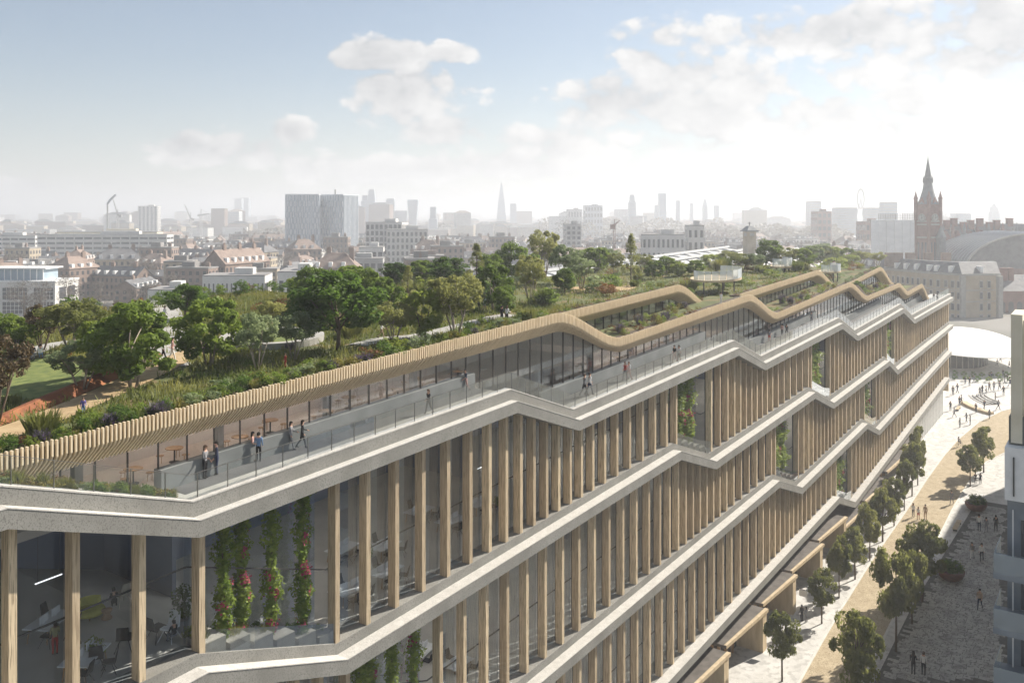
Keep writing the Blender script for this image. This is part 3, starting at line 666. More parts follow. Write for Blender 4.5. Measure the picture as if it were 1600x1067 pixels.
q.v = [W(60, 37.6, GH), W(204, 37.6, GH), W(204, 38, GH), W(60, 38, GH), W(60, 37.6, -44.6), W(204, 37.6, -44.6), W(204, 38, -44.6), W(60, 38, -44.6)]; q.build('base_wall', 'grey_wall', B)
mb = MB(); sweep(mb, D_T, [(DF + 2.6, -0.7), (DF + 2.6, -0.2), (58, -0.2), (58, -0.7)], a0=21, a1=203); mb.build('soffit', 'inner_ceiling', B)
# white glazed colonnade at the far end
for t in np.arange(173, 203, 1.5):
    q = MB(); q.lbox(t, t + 0.3, 35.0, 35.5, GH, interp(t, D_T) - 0.78); q.build('colonnade_pier', 'white', B, fix=False)
q = MB(); q.lbox(172.5, 203, 36.2, 36.3, GH, -44.6); q.build('shop_pane', 'glass_cafe', B)
# ================================================================== plants
def quads(name, V, mats, mi=None):
    """V: (n,4,3) array of leaf quads -> mesh data"""
    n = len(V); me = bpy.data.meshes.new(name)
    me.vertices.add(n * 4); me.vertices.foreach_set('co', V.reshape(-1).astype(np.float32))
    me.loops.add(n * 4); me.loops.foreach_set('vertex_index', np.arange(n * 4, dtype=np.int32))
    me.polygons.add(n); me.polygons.foreach_set('loop_start', np.arange(0, n * 4, 4, dtype=np.int32))
    me.update(calc_edges=True)
    for x in ([mats] if isinstance(mats, str) else mats): me.materials.append(MATS[x])
    if mi is not None: me.polygons.foreach_set('material_index', mi)
    me.validate(); return me
def leaves(P, out, size, rng, jit=0.9, asp=0.55):
    """diamond leaves at P, roughly facing `out`"""
    n = len(P); s = size * rng.uniform(0.65, 1.35, n)[:, None]
    nr = out + rng.normal(0, jit, (n, 3)); nr /= np.linalg.norm(nr, axis=1)[:, None] + 1e-9
    t = np.cross(nr, rng.normal(0, 1, (n, 3))); t /= np.linalg.norm(t, axis=1)[:, None] + 1e-9
    b = np.cross(nr, t)
    return np.stack([P - t * s, P - b * s * asp + nr * s * 0.15, P + t * s, P + b * s * asp + nr * s * 0.15], axis=1)
def clumps(rng, K, c, r, fill=0.55):
    u = rng.normal(0, 1, (K, 3)); u /= np.linalg.norm(u, axis=1)[:, None]
    rad = fill + (1 - fill) * rng.random(K) ** 0.5
    return np.array(c) + u * rad[:, None] * np.array(r), u
def crown_pts(rng, C, rc, n, flat=0.75):
    i = rng.integers(0, len(C), n); u = rng.normal(0, 1, (n, 3)); u /= np.linalg.norm(u, axis=1)[:, None]
    rr = rc * rng.uniform(0.6, 1.3, len(C))[i] * (0.35 + 0.65 * rng.random(n) ** 0.4)
    return C[i] + u * rr[:, None] * np.array([1, 1, flat]), u * 0.8 + np.array([0, 0, 0.5])
def tree_proto(kind, leaf, bark, seed, nleaf, cat='tree'):
    rng = np.random.default_rng(seed); root = thing('tree', 'tree', cat)
    t = MB()
    if kind == 'round':
        C, _ = clumps(rng, 46, (0, 0, 0.57), (0.40, 0.40, 0.36), 0.35); rc = 0.115; top = 0.45; stems = [((0, 0), (0.02, 0.01))]; ls = 0.026
    elif kind == 'oval':
        C, _ = clumps(rng, 44, (0, 0, 0.65), (0.36 + 0.05 * (seed % 3), 0.36 + 0.05 * (seed % 2), 0.30), 0.3); rc = 0.10; top = 0.75; stems = [((0, 0), (0.0, 0.0))]; ls = 0.026
    elif kind == 'multi':
        C, _ = clumps(rng, 44, (0, 0, 0.66), (0.42, 0.42, 0.27), 0.4); rc = 0.095; top = 0.55; ls = 0.022
        stems = [((0.03 * math.cos(q), 0.03 * math.sin(q)), (0.22 * math.cos(q), 0.22 * math.sin(q))) for q in (0.3, 1.6, 2.7, 3.9, 5.3)]
    elif kind == 'bush':
        C, _ = clumps(rng, 48, (0, 0, 0.50), (0.40, 0.40, 0.42), 0.4); rc = 0.105; top = 0.4; ls = 0.026
        stems = [((0.03 * math.cos(q), 0.03 * math.sin(q)), (0.12 * math.cos(q), 0.12 * math.sin(q))) for q in (0.3, 2.4, 4.5)]
    else:  # slender
        zz = rng.uniform(0.25, 0.98, 34); rad = (1.02 - zz) * 0.42; th = rng.uniform(0, 6.28, 34)
        C = np.stack([rad * np.cos(th), rad * np.sin(th), zz], 1); rc = 0.085; top = 0.95; stems = [((0, 0), (0, 0))]; ls = 0.018
    for (b0, b1) in stems:
        r0 = 0.016 if len(stems) > 1 else 0.024
        t.tube([(b0[0], b0[1], 0), (b0[0] * .5 + b1[0] * .5 + 0.008, b0[1] * .5 + b1[1] * .5, top * 0.5), (b1[0], b1[1], top)], [r0, r0 * 0.75, r0 * 0.35], 6)
    for k in range(9 if len(stems) == 1 else 8):
        c = C[k % len(C)]; s_ = stems[k % len(stems)]; z0 = min(top * rng.uniform(0.45, 0.9), c[2] - 0.03); f = z0 / top
        p0 = (s_[0][0] * (1 - f) + s_[1][0] * f, s_[0][1] * (1 - f) + s_[1][1] * f, max(z0, 0.12))
        t.tube([p0, ((p0[0] + c[0]) / 2, (p0[1] + c[1]) / 2, (p0[2] + c[2]) / 2 + 0.02), tuple(c)], [0.010, 0.007, 0.003], 4)
    t.build('trunk', bark, root, smooth=True)
    P, o = crown_pts(rng, C, rc, nleaf); V = leaves(P, o, ls, rng)
    link('crown', quads('crown', V[:int(len(V) * .78)], leaf), root)
    return root
TP = {}
for ti, (k, (kind, leaf, bark, n_)) in enumerate(dict(dark1=('round', 'leaf_dark', 'bark', 9750), dark2=('round', 'leaf_mid', 'bark', 9750), mid=('bush', 'leaf_mid', 'bark_pale', 9750), olive=('multi', 'leaf_olive', 'bark_pale', 7800),
        grey=('multi', 'leaf_grey', 'bark_pale', 7800), bright=('bush', 'leaf_bright', 'bark', 8250), slender=('slender', 'leaf_olive', 'bark', 4800), brown=('multi', 'leaf_brown', 'bark', 5400),
        street=('oval', 'leaf_street', 'bark', 9750), street2=('oval', 'leaf_street', 'bark', 8000), street3=('oval', 'leaf_street', 'bark', 7000)).items()):
    TP[k] = tree_proto(kind, leaf, bark, 101 + ti * 13, n_)
# roof trees: photo x of the stem, y of the foot, y of the top, crown width, kind, label
ROOF_TREES = [
 (-8, 665, 512, 100, 'brown', 'dark reddish brown tree cut off by the left edge'),
 (66, 548, 474, 62, 'brown', 'thin brownish tree behind the seated group on the roof'),
 (112, 552, 466, 92, 'olive', 'loose olive green tree behind the small lawn'),
 (128, 612, 532, 88, 'grey', 'small grey green multi-stem tree beside the small lawn'),
 (168, 592, 486, 95, 'bright', 'yellow green bushy tree left of the biggest roof tree'),
 (207, 606, 462, 132, 'mid', 'biggest dense green tree beside the orange path'),
 (290, 500, 444, 62, 'dark1', 'dark round tree near the back edge above the stone path'),
 (327, 572, 458, 104, 'mid', 'wide green tree between the stone path and the tan path'),
 (402, 578, 488, 64, 'grey', 'pale multi-stem tree at the left of the round lawn'),
 (459, 562, 486, 64, 'grey', 'pale multi-stem tree at the right of the round lawn'),
 (424, 512, 468, 42, 'olive', 'small olive tree behind the round lawn'),
 (528, 548, 424, 138, 'dark1', 'large dark green tree in the middle of the roof garden'),
 (492, 490, 416, 74, 'dark2', 'dark tree just behind the large dark roof tree'),
 (566, 486, 418, 66, 'dark2', 'dark tree right behind the large dark roof tree'),
 (602, 496, 428, 58, 'mid', 'green tree between the large dark tree and the back hedge'),
 (637, 474, 414, 38, 'slender', 'narrow upright green tree near the back hedge'),
 (616, 536, 470, 62, 'olive', 'small rounded olive tree beside the pale stone path'),
 (662, 530, 442, 66, 'bright', 'blue green bushy tree left of the pale feathery tree'),
 (712, 526, 426, 84, 'olive', 'feathery pale olive tree with several bare stems'),
 (698, 446, 402, 62, 'dark1', 'low dark tree at the back edge of the roof'),
 (745, 446, 384, 40, 'slender', 'slender dark tree rising behind the back hedge'),
 (772, 486, 408, 62, 'mid', 'rounded green tree right of the feathery olive tree'),
 (802, 436, 370, 72, 'dark2', 'tall dense green tree on the skyline of the roof garden'),
 (850, 436, 358, 48, 'olive', 'tallest airy tree on the roof skyline'),
 (828, 476, 398, 46, 'olive', 'slim olive tree below the tallest airy tree'),
 (790, 500, 446, 40, 'dark2', 'small dark conical tree beside the couple near the timber edge'),
 (884, 442, 382, 52, 'grey', 'pale green rounded tree right of the tallest airy tree'),
 (932, 424, 384, 42, 'mid', 'small round green tree on the sunny meadow'),
 (908, 452, 400, 44, 'grey', 'pale multi-stem tree above the first timber dip'),
 (882, 460, 418, 34, 'dark2', 'dark bushy tree left of the pale multi-stem tree'),
 (986, 444, 368, 36, 'slender', 'slender tall tree standing alone above the timber wave'),
 (962, 432, 394, 28, 'olive', 'small olive tree next to the slender lone tree'),
 (1022, 436, 405, 30, 'mid', 'little round green tree right of the slender lone tree'),
 (1060, 432, 408, 26, 'bright', 'small bright tree behind the upper planting strip'),
 (1086, 430, 404, 30, 'mid', 'small round tree left of the curved viewing deck'),
 (1160, 424, 396, 36, 'olive', 'pale olive tree beside the curved viewing deck'),
 (1180, 424, 396, 30, 'grey', 'grey green tree between the two white decks'),
 (1197, 420, 374, 46, 'dark2', 'big green tree above the second white deck'),
 (1228, 420, 386, 38, 'olive', 'olive tree right of the big green tree above the deck'),
 (1254, 418, 386, 40, 'mid', 'hazy green tree behind the upper timber band'),
 (1282, 416, 388, 36, 'olive', 'hazy olive tree behind the third white deck'),
 (1304, 416, 384, 40, 'bright', 'sunlit pale tree near the far end of the roof'),
 (1328, 414, 392, 32, 'bright', 'bright green tree next to the far white deck'),
 (1371, 412, 390, 28, 'olive', 'small olive tree above the last big timber loop'),
 (1440, 448, 419, 25, 'mid', 'small lone tree at the far tip of the roof'),
 (1005, 426, 396, 32, 'olive', 'small olive tree left of the upper planting strip'),
 (1042, 428, 400, 34, 'dark2', 'dark bushy tree above the first upper timber band'),
 (1112, 418, 392, 36, 'bright', 'yellow green tree behind the curved viewing deck'),
 (1140, 418, 390, 40, 'olive', 'feathery tree behind the right end of the curved deck'),
 (1214, 408, 378, 44, 'mid', 'green tree at the back behind the second white deck'),
 (1242, 406, 376, 46, 'grey', 'pale hazy tree at the back right of the second deck'),
 (1268, 408, 382, 40, 'olive', 'olive tree at the back left of the third deck'),
 (1292, 408, 378, 44, 'bright', 'pale sunlit tree at the back above the third deck'),
 (1318, 408, 382, 38, 'mid', 'green tree at the back right of the third deck'),
 (1346, 410, 388, 30, 'olive', 'little tree behind the last big timber loop'),
 (946, 418, 386, 42, 'grey', 'pale round tree at the back of the sunny meadow'),
 (872, 420, 386, 48, 'dark2', 'dark tree at the back between the tall skyline trees'),
 (760, 438, 396, 48, 'dark2', 'dark tree beside the slender dark tree at the back'),
 (660, 440, 404, 52, 'mid', 'green tree in the back hedge left of the low dark tree'),
 (620, 446, 410, 50, 'dark1', 'dark tree in the back hedge behind the narrow upright tree'),
 (545, 452, 412, 60, 'mid', 'green tree at the back above the large dark roof tree'),
 (470, 470, 428, 44, 'bright', 'bright green tree on the yellow meadow edge'),
 (20, 560, 488, 70, 'mid', 'green tree behind the brown tree at the left edge'),
]
for (px, py, ty, w, kind, lab) in ROOF_TREES:
    a, d, h, s = roofpt(px, py)
    d = min(max(d, 38.2), 75); h = hg(a, d)
    H = (py - ty) / s; wd = w / s
    place(TP[kind], USED, W(a, d, h - 0.05), random.uniform(0, 6.28), (wd * 1.22, wd * 1.22, H * 1.05), lab, 'trees in the roof garden')
# street trees
STREET_TREES = [
 (1222, 1064, 953, 64, 'street3', 'small street tree at the foot of the building, lowest in the picture'),
 (1284, 974, 884, 54, 'street2', 'second street tree along the shopfronts from below'),
 (1311, 934, 842, 52, 'street', 'third street tree along the shopfronts from below'),
 (1336, 905, 818, 52, 'street3', 'fourth street tree along the shopfronts from below'),
 (1359, 876, 790, 50, 'street2', 'fifth street tree along the shopfronts from below'),
 (1379, 846, 765, 48, 'street', 'sixth street tree along the shopfronts from below'),
 (1397, 822, 744, 46, 'street3', 'seventh street tree along the shopfronts from below'),
 (1413, 797, 716, 44, 'street2', 'eighth street tree along the shopfronts from below'),
 (1425, 775, 690, 42, 'street', 'ninth street tree along the shopfronts from below'),
 (1434, 758, 668, 36, 'street3', 'last street tree along the shopfronts beside the pale timber box'),
 (1400, 1018, 848, 84, 'street2', 'tall tree in the gravel path with a long bare trunk'),
 (1441, 940, 818, 84, 'street', 'broad tree just behind the tall gravel path tree'),
 (1340, 1130, 952, 92, 'street3', 'broad tree on the gravel cut off at the bottom'),
 (1425, 975, 858, 60, 'street2', 'tree half hidden between the two big gravel trees'),
 (1516, 760, 692, 46, 'street', 'forked tree at the bend of the gravel path'),
 (1537, 738, 666, 46, 'street3', 'taller tree behind the forked tree at the path bend'),
]
for (px, py, ty, w, kind, lab) in STREET_TREES:
    a, d, z = ray_plane(px, py, GH); s = FOC / z
    vw = random.uniform(0.88, 1.22); place(TP[kind], USED, W(a, d, GH), random.uniform(0, 6.28), (w / s * vw, w / s * vw * random.uniform(.9, 1.1), (py - ty) / s * random.uniform(.95, 1.08)), lab, 'trees along the street')

# shrubs
def shrub_proto(leaf, seed, n, kind='mound'):
    rng = np.random.default_rng(seed)
    if kind == 'mound':
        C, _ = clumps(rng, 14, (0, 0, 0.45), (0.36, 0.36, 0.34), 0.5); P, o = crown_pts(rng, C, 0.17, n); V = leaves(P, o, 0.045, rng)
    elif kind == 'spiky':
        th = rng.uniform(0, 6.28, n); l = rng.uniform(0.5, 1.0, n); lean = rng.uniform(0.05, 0.6, n); r0 = rng.uniform(0, 0.3, n)
        bx = np.stack([r0 * np.cos(th * 3), r0 * np.sin(th * 3), np.zeros(n)], 1); tip = bx + np.stack([np.cos(th) * lean, np.sin(th) * lean, np.ones(n)], 1) * l[:, None]
        sd_ = np.stack([-np.sin(th), np.cos(th), np.zeros(n)], 1) * 0.022; mid_ = bx * 0.45 + tip * 0.55 + np.array([0, 0, 0.06])
        V = np.stack([bx - sd_, mid_ - sd_, tip, mid_ + sd_], 1)
    return quads('shrub', V, leaf)
SH = {k: shrub_proto(l, i + 3, n_, kd) for i, (k, l, n_, kd) in enumerate([('green', 'leaf_mid', 700, 'mound'), ('dark', 'leaf_dark', 700, 'mound'), ('bright', 'leaf_bright', 650, 'mound'), ('grey', 'leaf_grey', 600, 'mound'),
      ('yellow', 'leaf_yellow', 500, 'mound'), ('purple', 'leaf_purple', 420, 'spiky'), ('grass', 'grass_blade', 420, 'spiky'), ('red', 'leaf_red', 480, 'mound'), ('autumn', 'leaf_autumn', 480, 'mound')])}
SL = dict(green='low green shrub', dark='low dark green shrub', bright='bright green shrub', grey='silvery grey green shrub', yellow='yellow flowering shrub', purple='purple flower spikes', grass='tuft of green grass blades', red='red and brown flowering shrub', autumn='rust coloured autumn shrub')
SHRUBS = []
SZ = [(-99, 'at the left end'), (22, 'above the corner planter'), (27, 'above the man in a suit'), (31, 'above the two walking women'), (36, 'left of the orange bag woman'), (42, 'above the orange bag woman'), (50, 'left of the first dip'), (60, 'past the first timber dip'), (80, 'below the curved deck'), (98, 'past the second dip'), (125, 'near the third dip'), (150, 'near the far end')]
def shrub(kind, a, d, h, w, ht, where, group):
    SHRUBS.append((kind, W(a, d, h - 0.03), w, ht, random.uniform(0, 6.28), SL[kind] + ' ' + where + ' ' + [t for b_, t in SZ if a >= b_][-1], group + ' ' + kind))
def onpath(a, d, marg=0.3):
    for Q, w in PATHS:
        for (x, y) in Q[::2]:
            if (x - a) ** 2 + (y - d) ** 2 < (w / 2 + marg) ** 2: return True
    return False
rr = random.Random(5)
# front planting edge behind the slats
a = 14.5
while a < 62:
    d = 37.3 + rr.random() * 0.9
    if not onpath(a, d, 0.2):
        k = rr.choice(['green', 'green', 'dark', 'bright', 'grey', 'yellow', 'purple', 'grass', 'green'])
        s_ = rr.uniform(0.7, 1.35); shrub(k, a, d, hg(a, d), s_, s_ * rr.uniform(0.6, 0.95), 'in the edge planting', 'edge planting')
    a += rr.uniform(0.45, 0.85)
LWA, LWD = roofpt(65, 593)[:2]
for i in range(115):
    a = rr.uniform(15, 66); d = 38.2 + (rr.random() ** 1.6) * 26
    if onpath(a, d, 0.7) or ((a - LWA) / 4.8) ** 2 + ((d - LWD) / 6.8) ** 2 < 1: continue
    k = rr.choice(['green', 'dark', 'dark', 'bright', 'grey', 'grass', 'grass', 'purple', 'yellow', 'autumn'])
    s_ = rr.uniform(0.8, 1.9); shrub(k, a, d, hg(a, d), s_, s_ * rr.uniform(0.5, 0.85), 'in the garden beds', 'garden bed')
# back hedge
for a in np.arange(20, 112, 1.5):
    d = 73.5 + rr.uniform(-0.8, 0.8); k = rr.choice(['dark', 'green', 'autumn', 'yellow', 'red', 'dark', 'dark'])
    s_ = rr.uniform(1.6, 2.6); shrub(k, a, d, hg(a, d), s_, s_ * rr.uniform(0.6, 0.9), 'in the back hedge', 'back hedge')
# strips above the lower timber wave, and flowering edges on the upper bands
for i in range(150):
    a = rr.choice([rr.uniform(69, 88), rr.uniform(108, 137), rr.uniform(150, 169)]); d = rr.uniform(37.4, 40.2)
    k = rr.choice(['red', 'purple', 'green', 'bright', 'autumn', 'yellow', 'red']); s_ = rr.uniform(0.7, 1.3)
    shrub(k, a, d, tt(a) - 0.35, s_, s_ * rr.uniform(0.6, 1.1), 'inside a timber loop', 'loop planting')
for pts, u0, u1 in UPPER:
    for a in np.arange(u0 + 0.5, u1 - 0.3, 0.72):
        d = 40.95 + rr.uniform(-0.1, 0.5); k = rr.choice(['red', 'autumn', 'green', 'dark', 'red', 'grey']); s_ = rr.uniform(0.7, 1.2)
        shrub(k, a, d, smooth_interp(a, HU) - 0.02, s_, s_ * rr.uniform(0.6, 0.9), 'along an upper timber band', 'upper band planting')
for i in range(190):
    a = rr.uniform(66, 190); d = rr.uniform(42.5, 72)
    k = rr.choice(['green', 'dark', 'bright', 'grass', 'grass', 'grey', 'autumn']); s_ = rr.uniform(1.2, 3.0)
    shrub(k, a, d, hg(a, d), s_, s_ * rr.uniform(0.5, 0.8), 'on the far roof garden', 'far roof planting')
# planted verge on the terrace at the left corner
for i in range(120):
    a = rr.uniform(13.5, 24.2); d = rr.uniform(35.35, 36.5); k = rr.choice(['green', 'dark', 'grey', 'yellow', 'red', 'grass']); s_ = rr.uniform(0.5, 0.95)
    shrub(k, a, d, interp(a, A_T) + 0.5, s_, s_ * 0.85, 'in the corner planter', 'corner planter')
# meadow grass
n_ = 90000
ga = RNG.uniform(8, 150, n_); ga = np.where(RNG.random(n_) < 0.6, RNG.uniform(10, 70, n_), ga); gd = np.where(ga < 58, RNG.uniform(37.2, 75, n_), RNG.uniform(42.2, 75, n_))
keep = np.ones(n_, bool)
for Q, w in PATHS:
    for (x, y) in Q[::2]: keep &= (ga - x) ** 2 + (gd - y) ** 2 > (w / 2 + 0.15) ** 2
la, ld, lh, _s = roofpt(425, 533); keep &= ((ga - la) / 3.3) ** 2 + ((gd - ld) / 4.0) ** 2 > 1
lwa, lwd, _h, _s2 = roofpt(65, 593); keep &= ((ga - lwa) / 4.5) ** 2 + ((gd - lwd) / 6.5) ** 2 > 1
patch = np.sin(ga * 0.55 + np.sin(gd * 0.4) * 2) * np.sin(gd * 0.5 + 1) > -0.75
keep &= patch; ga, gd = ga[keep], gd[keep]; n_ = len(ga)
gh = np.array([hg(x, y) for x, y in zip(ga, gd)])
base = np.stack([ga * VX + gd * NX, ga * VY + gd * NY, gh + KS * ga + ZC - 0.02], 1)
th = RNG.uniform(0, 6.28, n_); hgt = RNG.uniform(0.14, 0.46, n_); lean = RNG.normal(0, 0.12, (n_, 2)); wv = 0.045
sdv = np.stack([np.cos(th) * wv, np.sin(th) * wv, np.zeros(n_)], 1); tip = base + np.stack([lean[:, 0], lean[:, 1], hgt], 1)
go = link('meadow_grass', quads('meadow_grass', np.stack([base - sdv, base + sdv, tip + sdv * 0.25, tip - sdv * 0.25], 1), 'grass_blade'))
tag(go, 'long meadow grass growing between the beds of the roof garden', 'grass', None, 'stuff')

# hanging vines in the tall glazed bays
def vine_proto(seed, n):
    rng = np.random.default_rng(seed); root = thing('hanging_vine', 'vine', 'vine')
    z = rng.uniform(0, 9, n); th = rng.uniform(0, 6.28, n); lump = 0.38 + 0.10 * np.sin(z * 2.1 + seed) + 0.06 * np.sin(z * 5.3); taper = np.clip((z + 0.4) / 1.6, 0.35, 1)
    hole = np.sin(z * 1.7 + th * 1.0 + seed * 2) + np.sin(z * 4.1 - th * 2) * 0.6; kp = (hole > -0.85) | (rng.random(n) < 0.25); z, th, lump, taper = z[kp], th[kp], lump[kp], taper[kp]; n = len(z)
    lump = lump * (1 + 0.35 * np.sin(th * 2 + z * 1.3)) + (rng.random(n) < 0.06) * 0.18
    r = lump * taper * np.sqrt(rng.random(n)); P = np.stack([r * np.cos(th), r * np.sin(th), z], 1)
    o = np.stack([np.cos(th), np.sin(th), np.full(n, 0.25)], 1)
    link('foliage', quads('foliage', leaves(P, o, 0.105, rng, 0.6), 'leaf_vine'), root)
    nb = n // 30; ci_ = rng.integers(0, 6, nb); cz_ = np.clip(rng.normal(2.6 if seed % 2 else 4.4, 1.5, 6), 0.6, 8.3)[ci_]; zb = cz_ + rng.normal(0, 0.22, nb); tb_ = rng.uniform(0, 6.28, 6)[ci_] + rng.normal(0, 0.35, nb); rb = 0.44 * np.clip((zb + 0.4) / 1.6, 0.35, 1)
    Pb = np.stack([rb * np.cos(tb_), rb * np.sin(tb_), zb], 1)
    link('blossom', quads('blossom', leaves(Pb, np.stack([np.cos(tb_), np.sin(tb_), np.zeros(nb)], 1), 0.085, rng, 0.5, 0.8), 'blossom_pink'), root)
    t = MB(); t.tube([(0, 0, 0.2), (0.05, 0.02, 3), (-0.04, 0.03, 6), (0, 0, 9)], [0.02, 0.03, 0.03, 0.03], 5); t.build('stem', 'bark', root)
    return root
VP = [vine_proto(1, 3600), vine_proto(2, 3600)]
k = 0
for ri, (Tt, Tb, pre, a0, a1) in enumerate(ROWS):
    up = 0.62 if ri < 2 else 0.0
    bays = vine_bays(Tb)
    if ri == 0: bays = [(25.05, 33.35)] + bays[1:]
    for bi, (v0, v1) in enumerate(bays):
        if v0 < 24: continue
        nv = 4 if v0 < 43 else 2
        spots = ([(0.19, 0.55, 'leftmost and thickest'), (0.35, 1.0, 'second from the left, dark'), (0.55, 0.75, 'third from the left'), (0.78, 0.6, 'rightmost')] if nv == 4 else [(0.2, 0.5, 'left'), (0.5, 0.6, 'right')])
        for (f, dd, w_) in spots:
            a = v0 + (v1 - v0) * f; top = interp(a, Tt) - 0.74; bot = interp(a, Tb) + up + 0.30
            if ri == 0 and v0 < 30: where = 'in the near bay at lower left'
            else: where = ['under the top band', 'under the second band', 'under the third band'][ri] + ', ' + ['first', 'second', 'third', 'fourth'][max(0, bi - (0 if ri != 0 else 0)) % 4] + ' bay along'
            place(VP[k % 2], USED, W(a, CD0 + dd * 0.9 + 0.3, bot), rr.uniform(0, 6.28), (1.0 if v0 < 43 else 1.6, 1.0 if v0 < 43 else 1.6, (top - bot) / 9), w_ + ' hanging flowering vine ' + where, 'hanging vines'); k += 1
        for j in range(14 if v0 < 40 else 6):
            a = rr.uniform(v0 + 0.3, v1 - 0.6); o = shrub(rr.choice(['dark', 'grass', 'green', 'dark']), a, CD0 + rr.uniform(0.4, 1.7), interp(a, Tb) + up + 0.1, 0.8, 0.9, 'below hanging vines', 'vine bay planting')

# the shrubs that show largest stand singly, the small ones join the ground cover
SHRUBS.sort(key=lambda t: -(t[2] + t[3]) / math.hypot(t[1][0], t[1][1]))
for (kind, loc, w, ht, rz, lab, grp) in SHRUBS[:230]:
    o = bpy.data.objects.new('shrub', SH[kind]); COL.objects.link(o); o.location = loc; o.scale = (w, w, ht); o.rotation_euler = (0, 0, rz); tag(o, lab, 'shrub', grp)
VV = {}
for (kind, loc, w, ht, rz, lab, grp) in SHRUBS[230:]:
    if kind not in VV:
        me = SH[kind]; c = np.empty(len(me.vertices) * 3, np.float32); me.vertices.foreach_get('co', c); VV[kind] = (c.reshape(-1, 4, 3), [])
    v, acc = VV[kind]; v = v[RNG.random(len(v)) < 0.6] * np.array([w, w, ht]); cs, sn = math.cos(rz), math.sin(rz)
    acc.append(np.stack([v[..., 0] * cs - v[..., 1] * sn + loc[0], v[..., 0] * sn + v[..., 1] * cs + loc[1], v[..., 2] + loc[2]], -1))
ks_ = list(VV); allv = [np.concatenate(VV[k_][1]) for k_ in ks_]
gc = link('ground_cover', quads('ground_cover', np.concatenate(allv), [SH[k_].materials[0].name for k_ in ks_], np.concatenate([np.full(len(v), i, np.int32) for i, v in enumerate(allv)])))
tag(gc, 'mixed low planting of small shrubs, grasses and flowers all over the roof garden', 'plants', None, 'stuff')

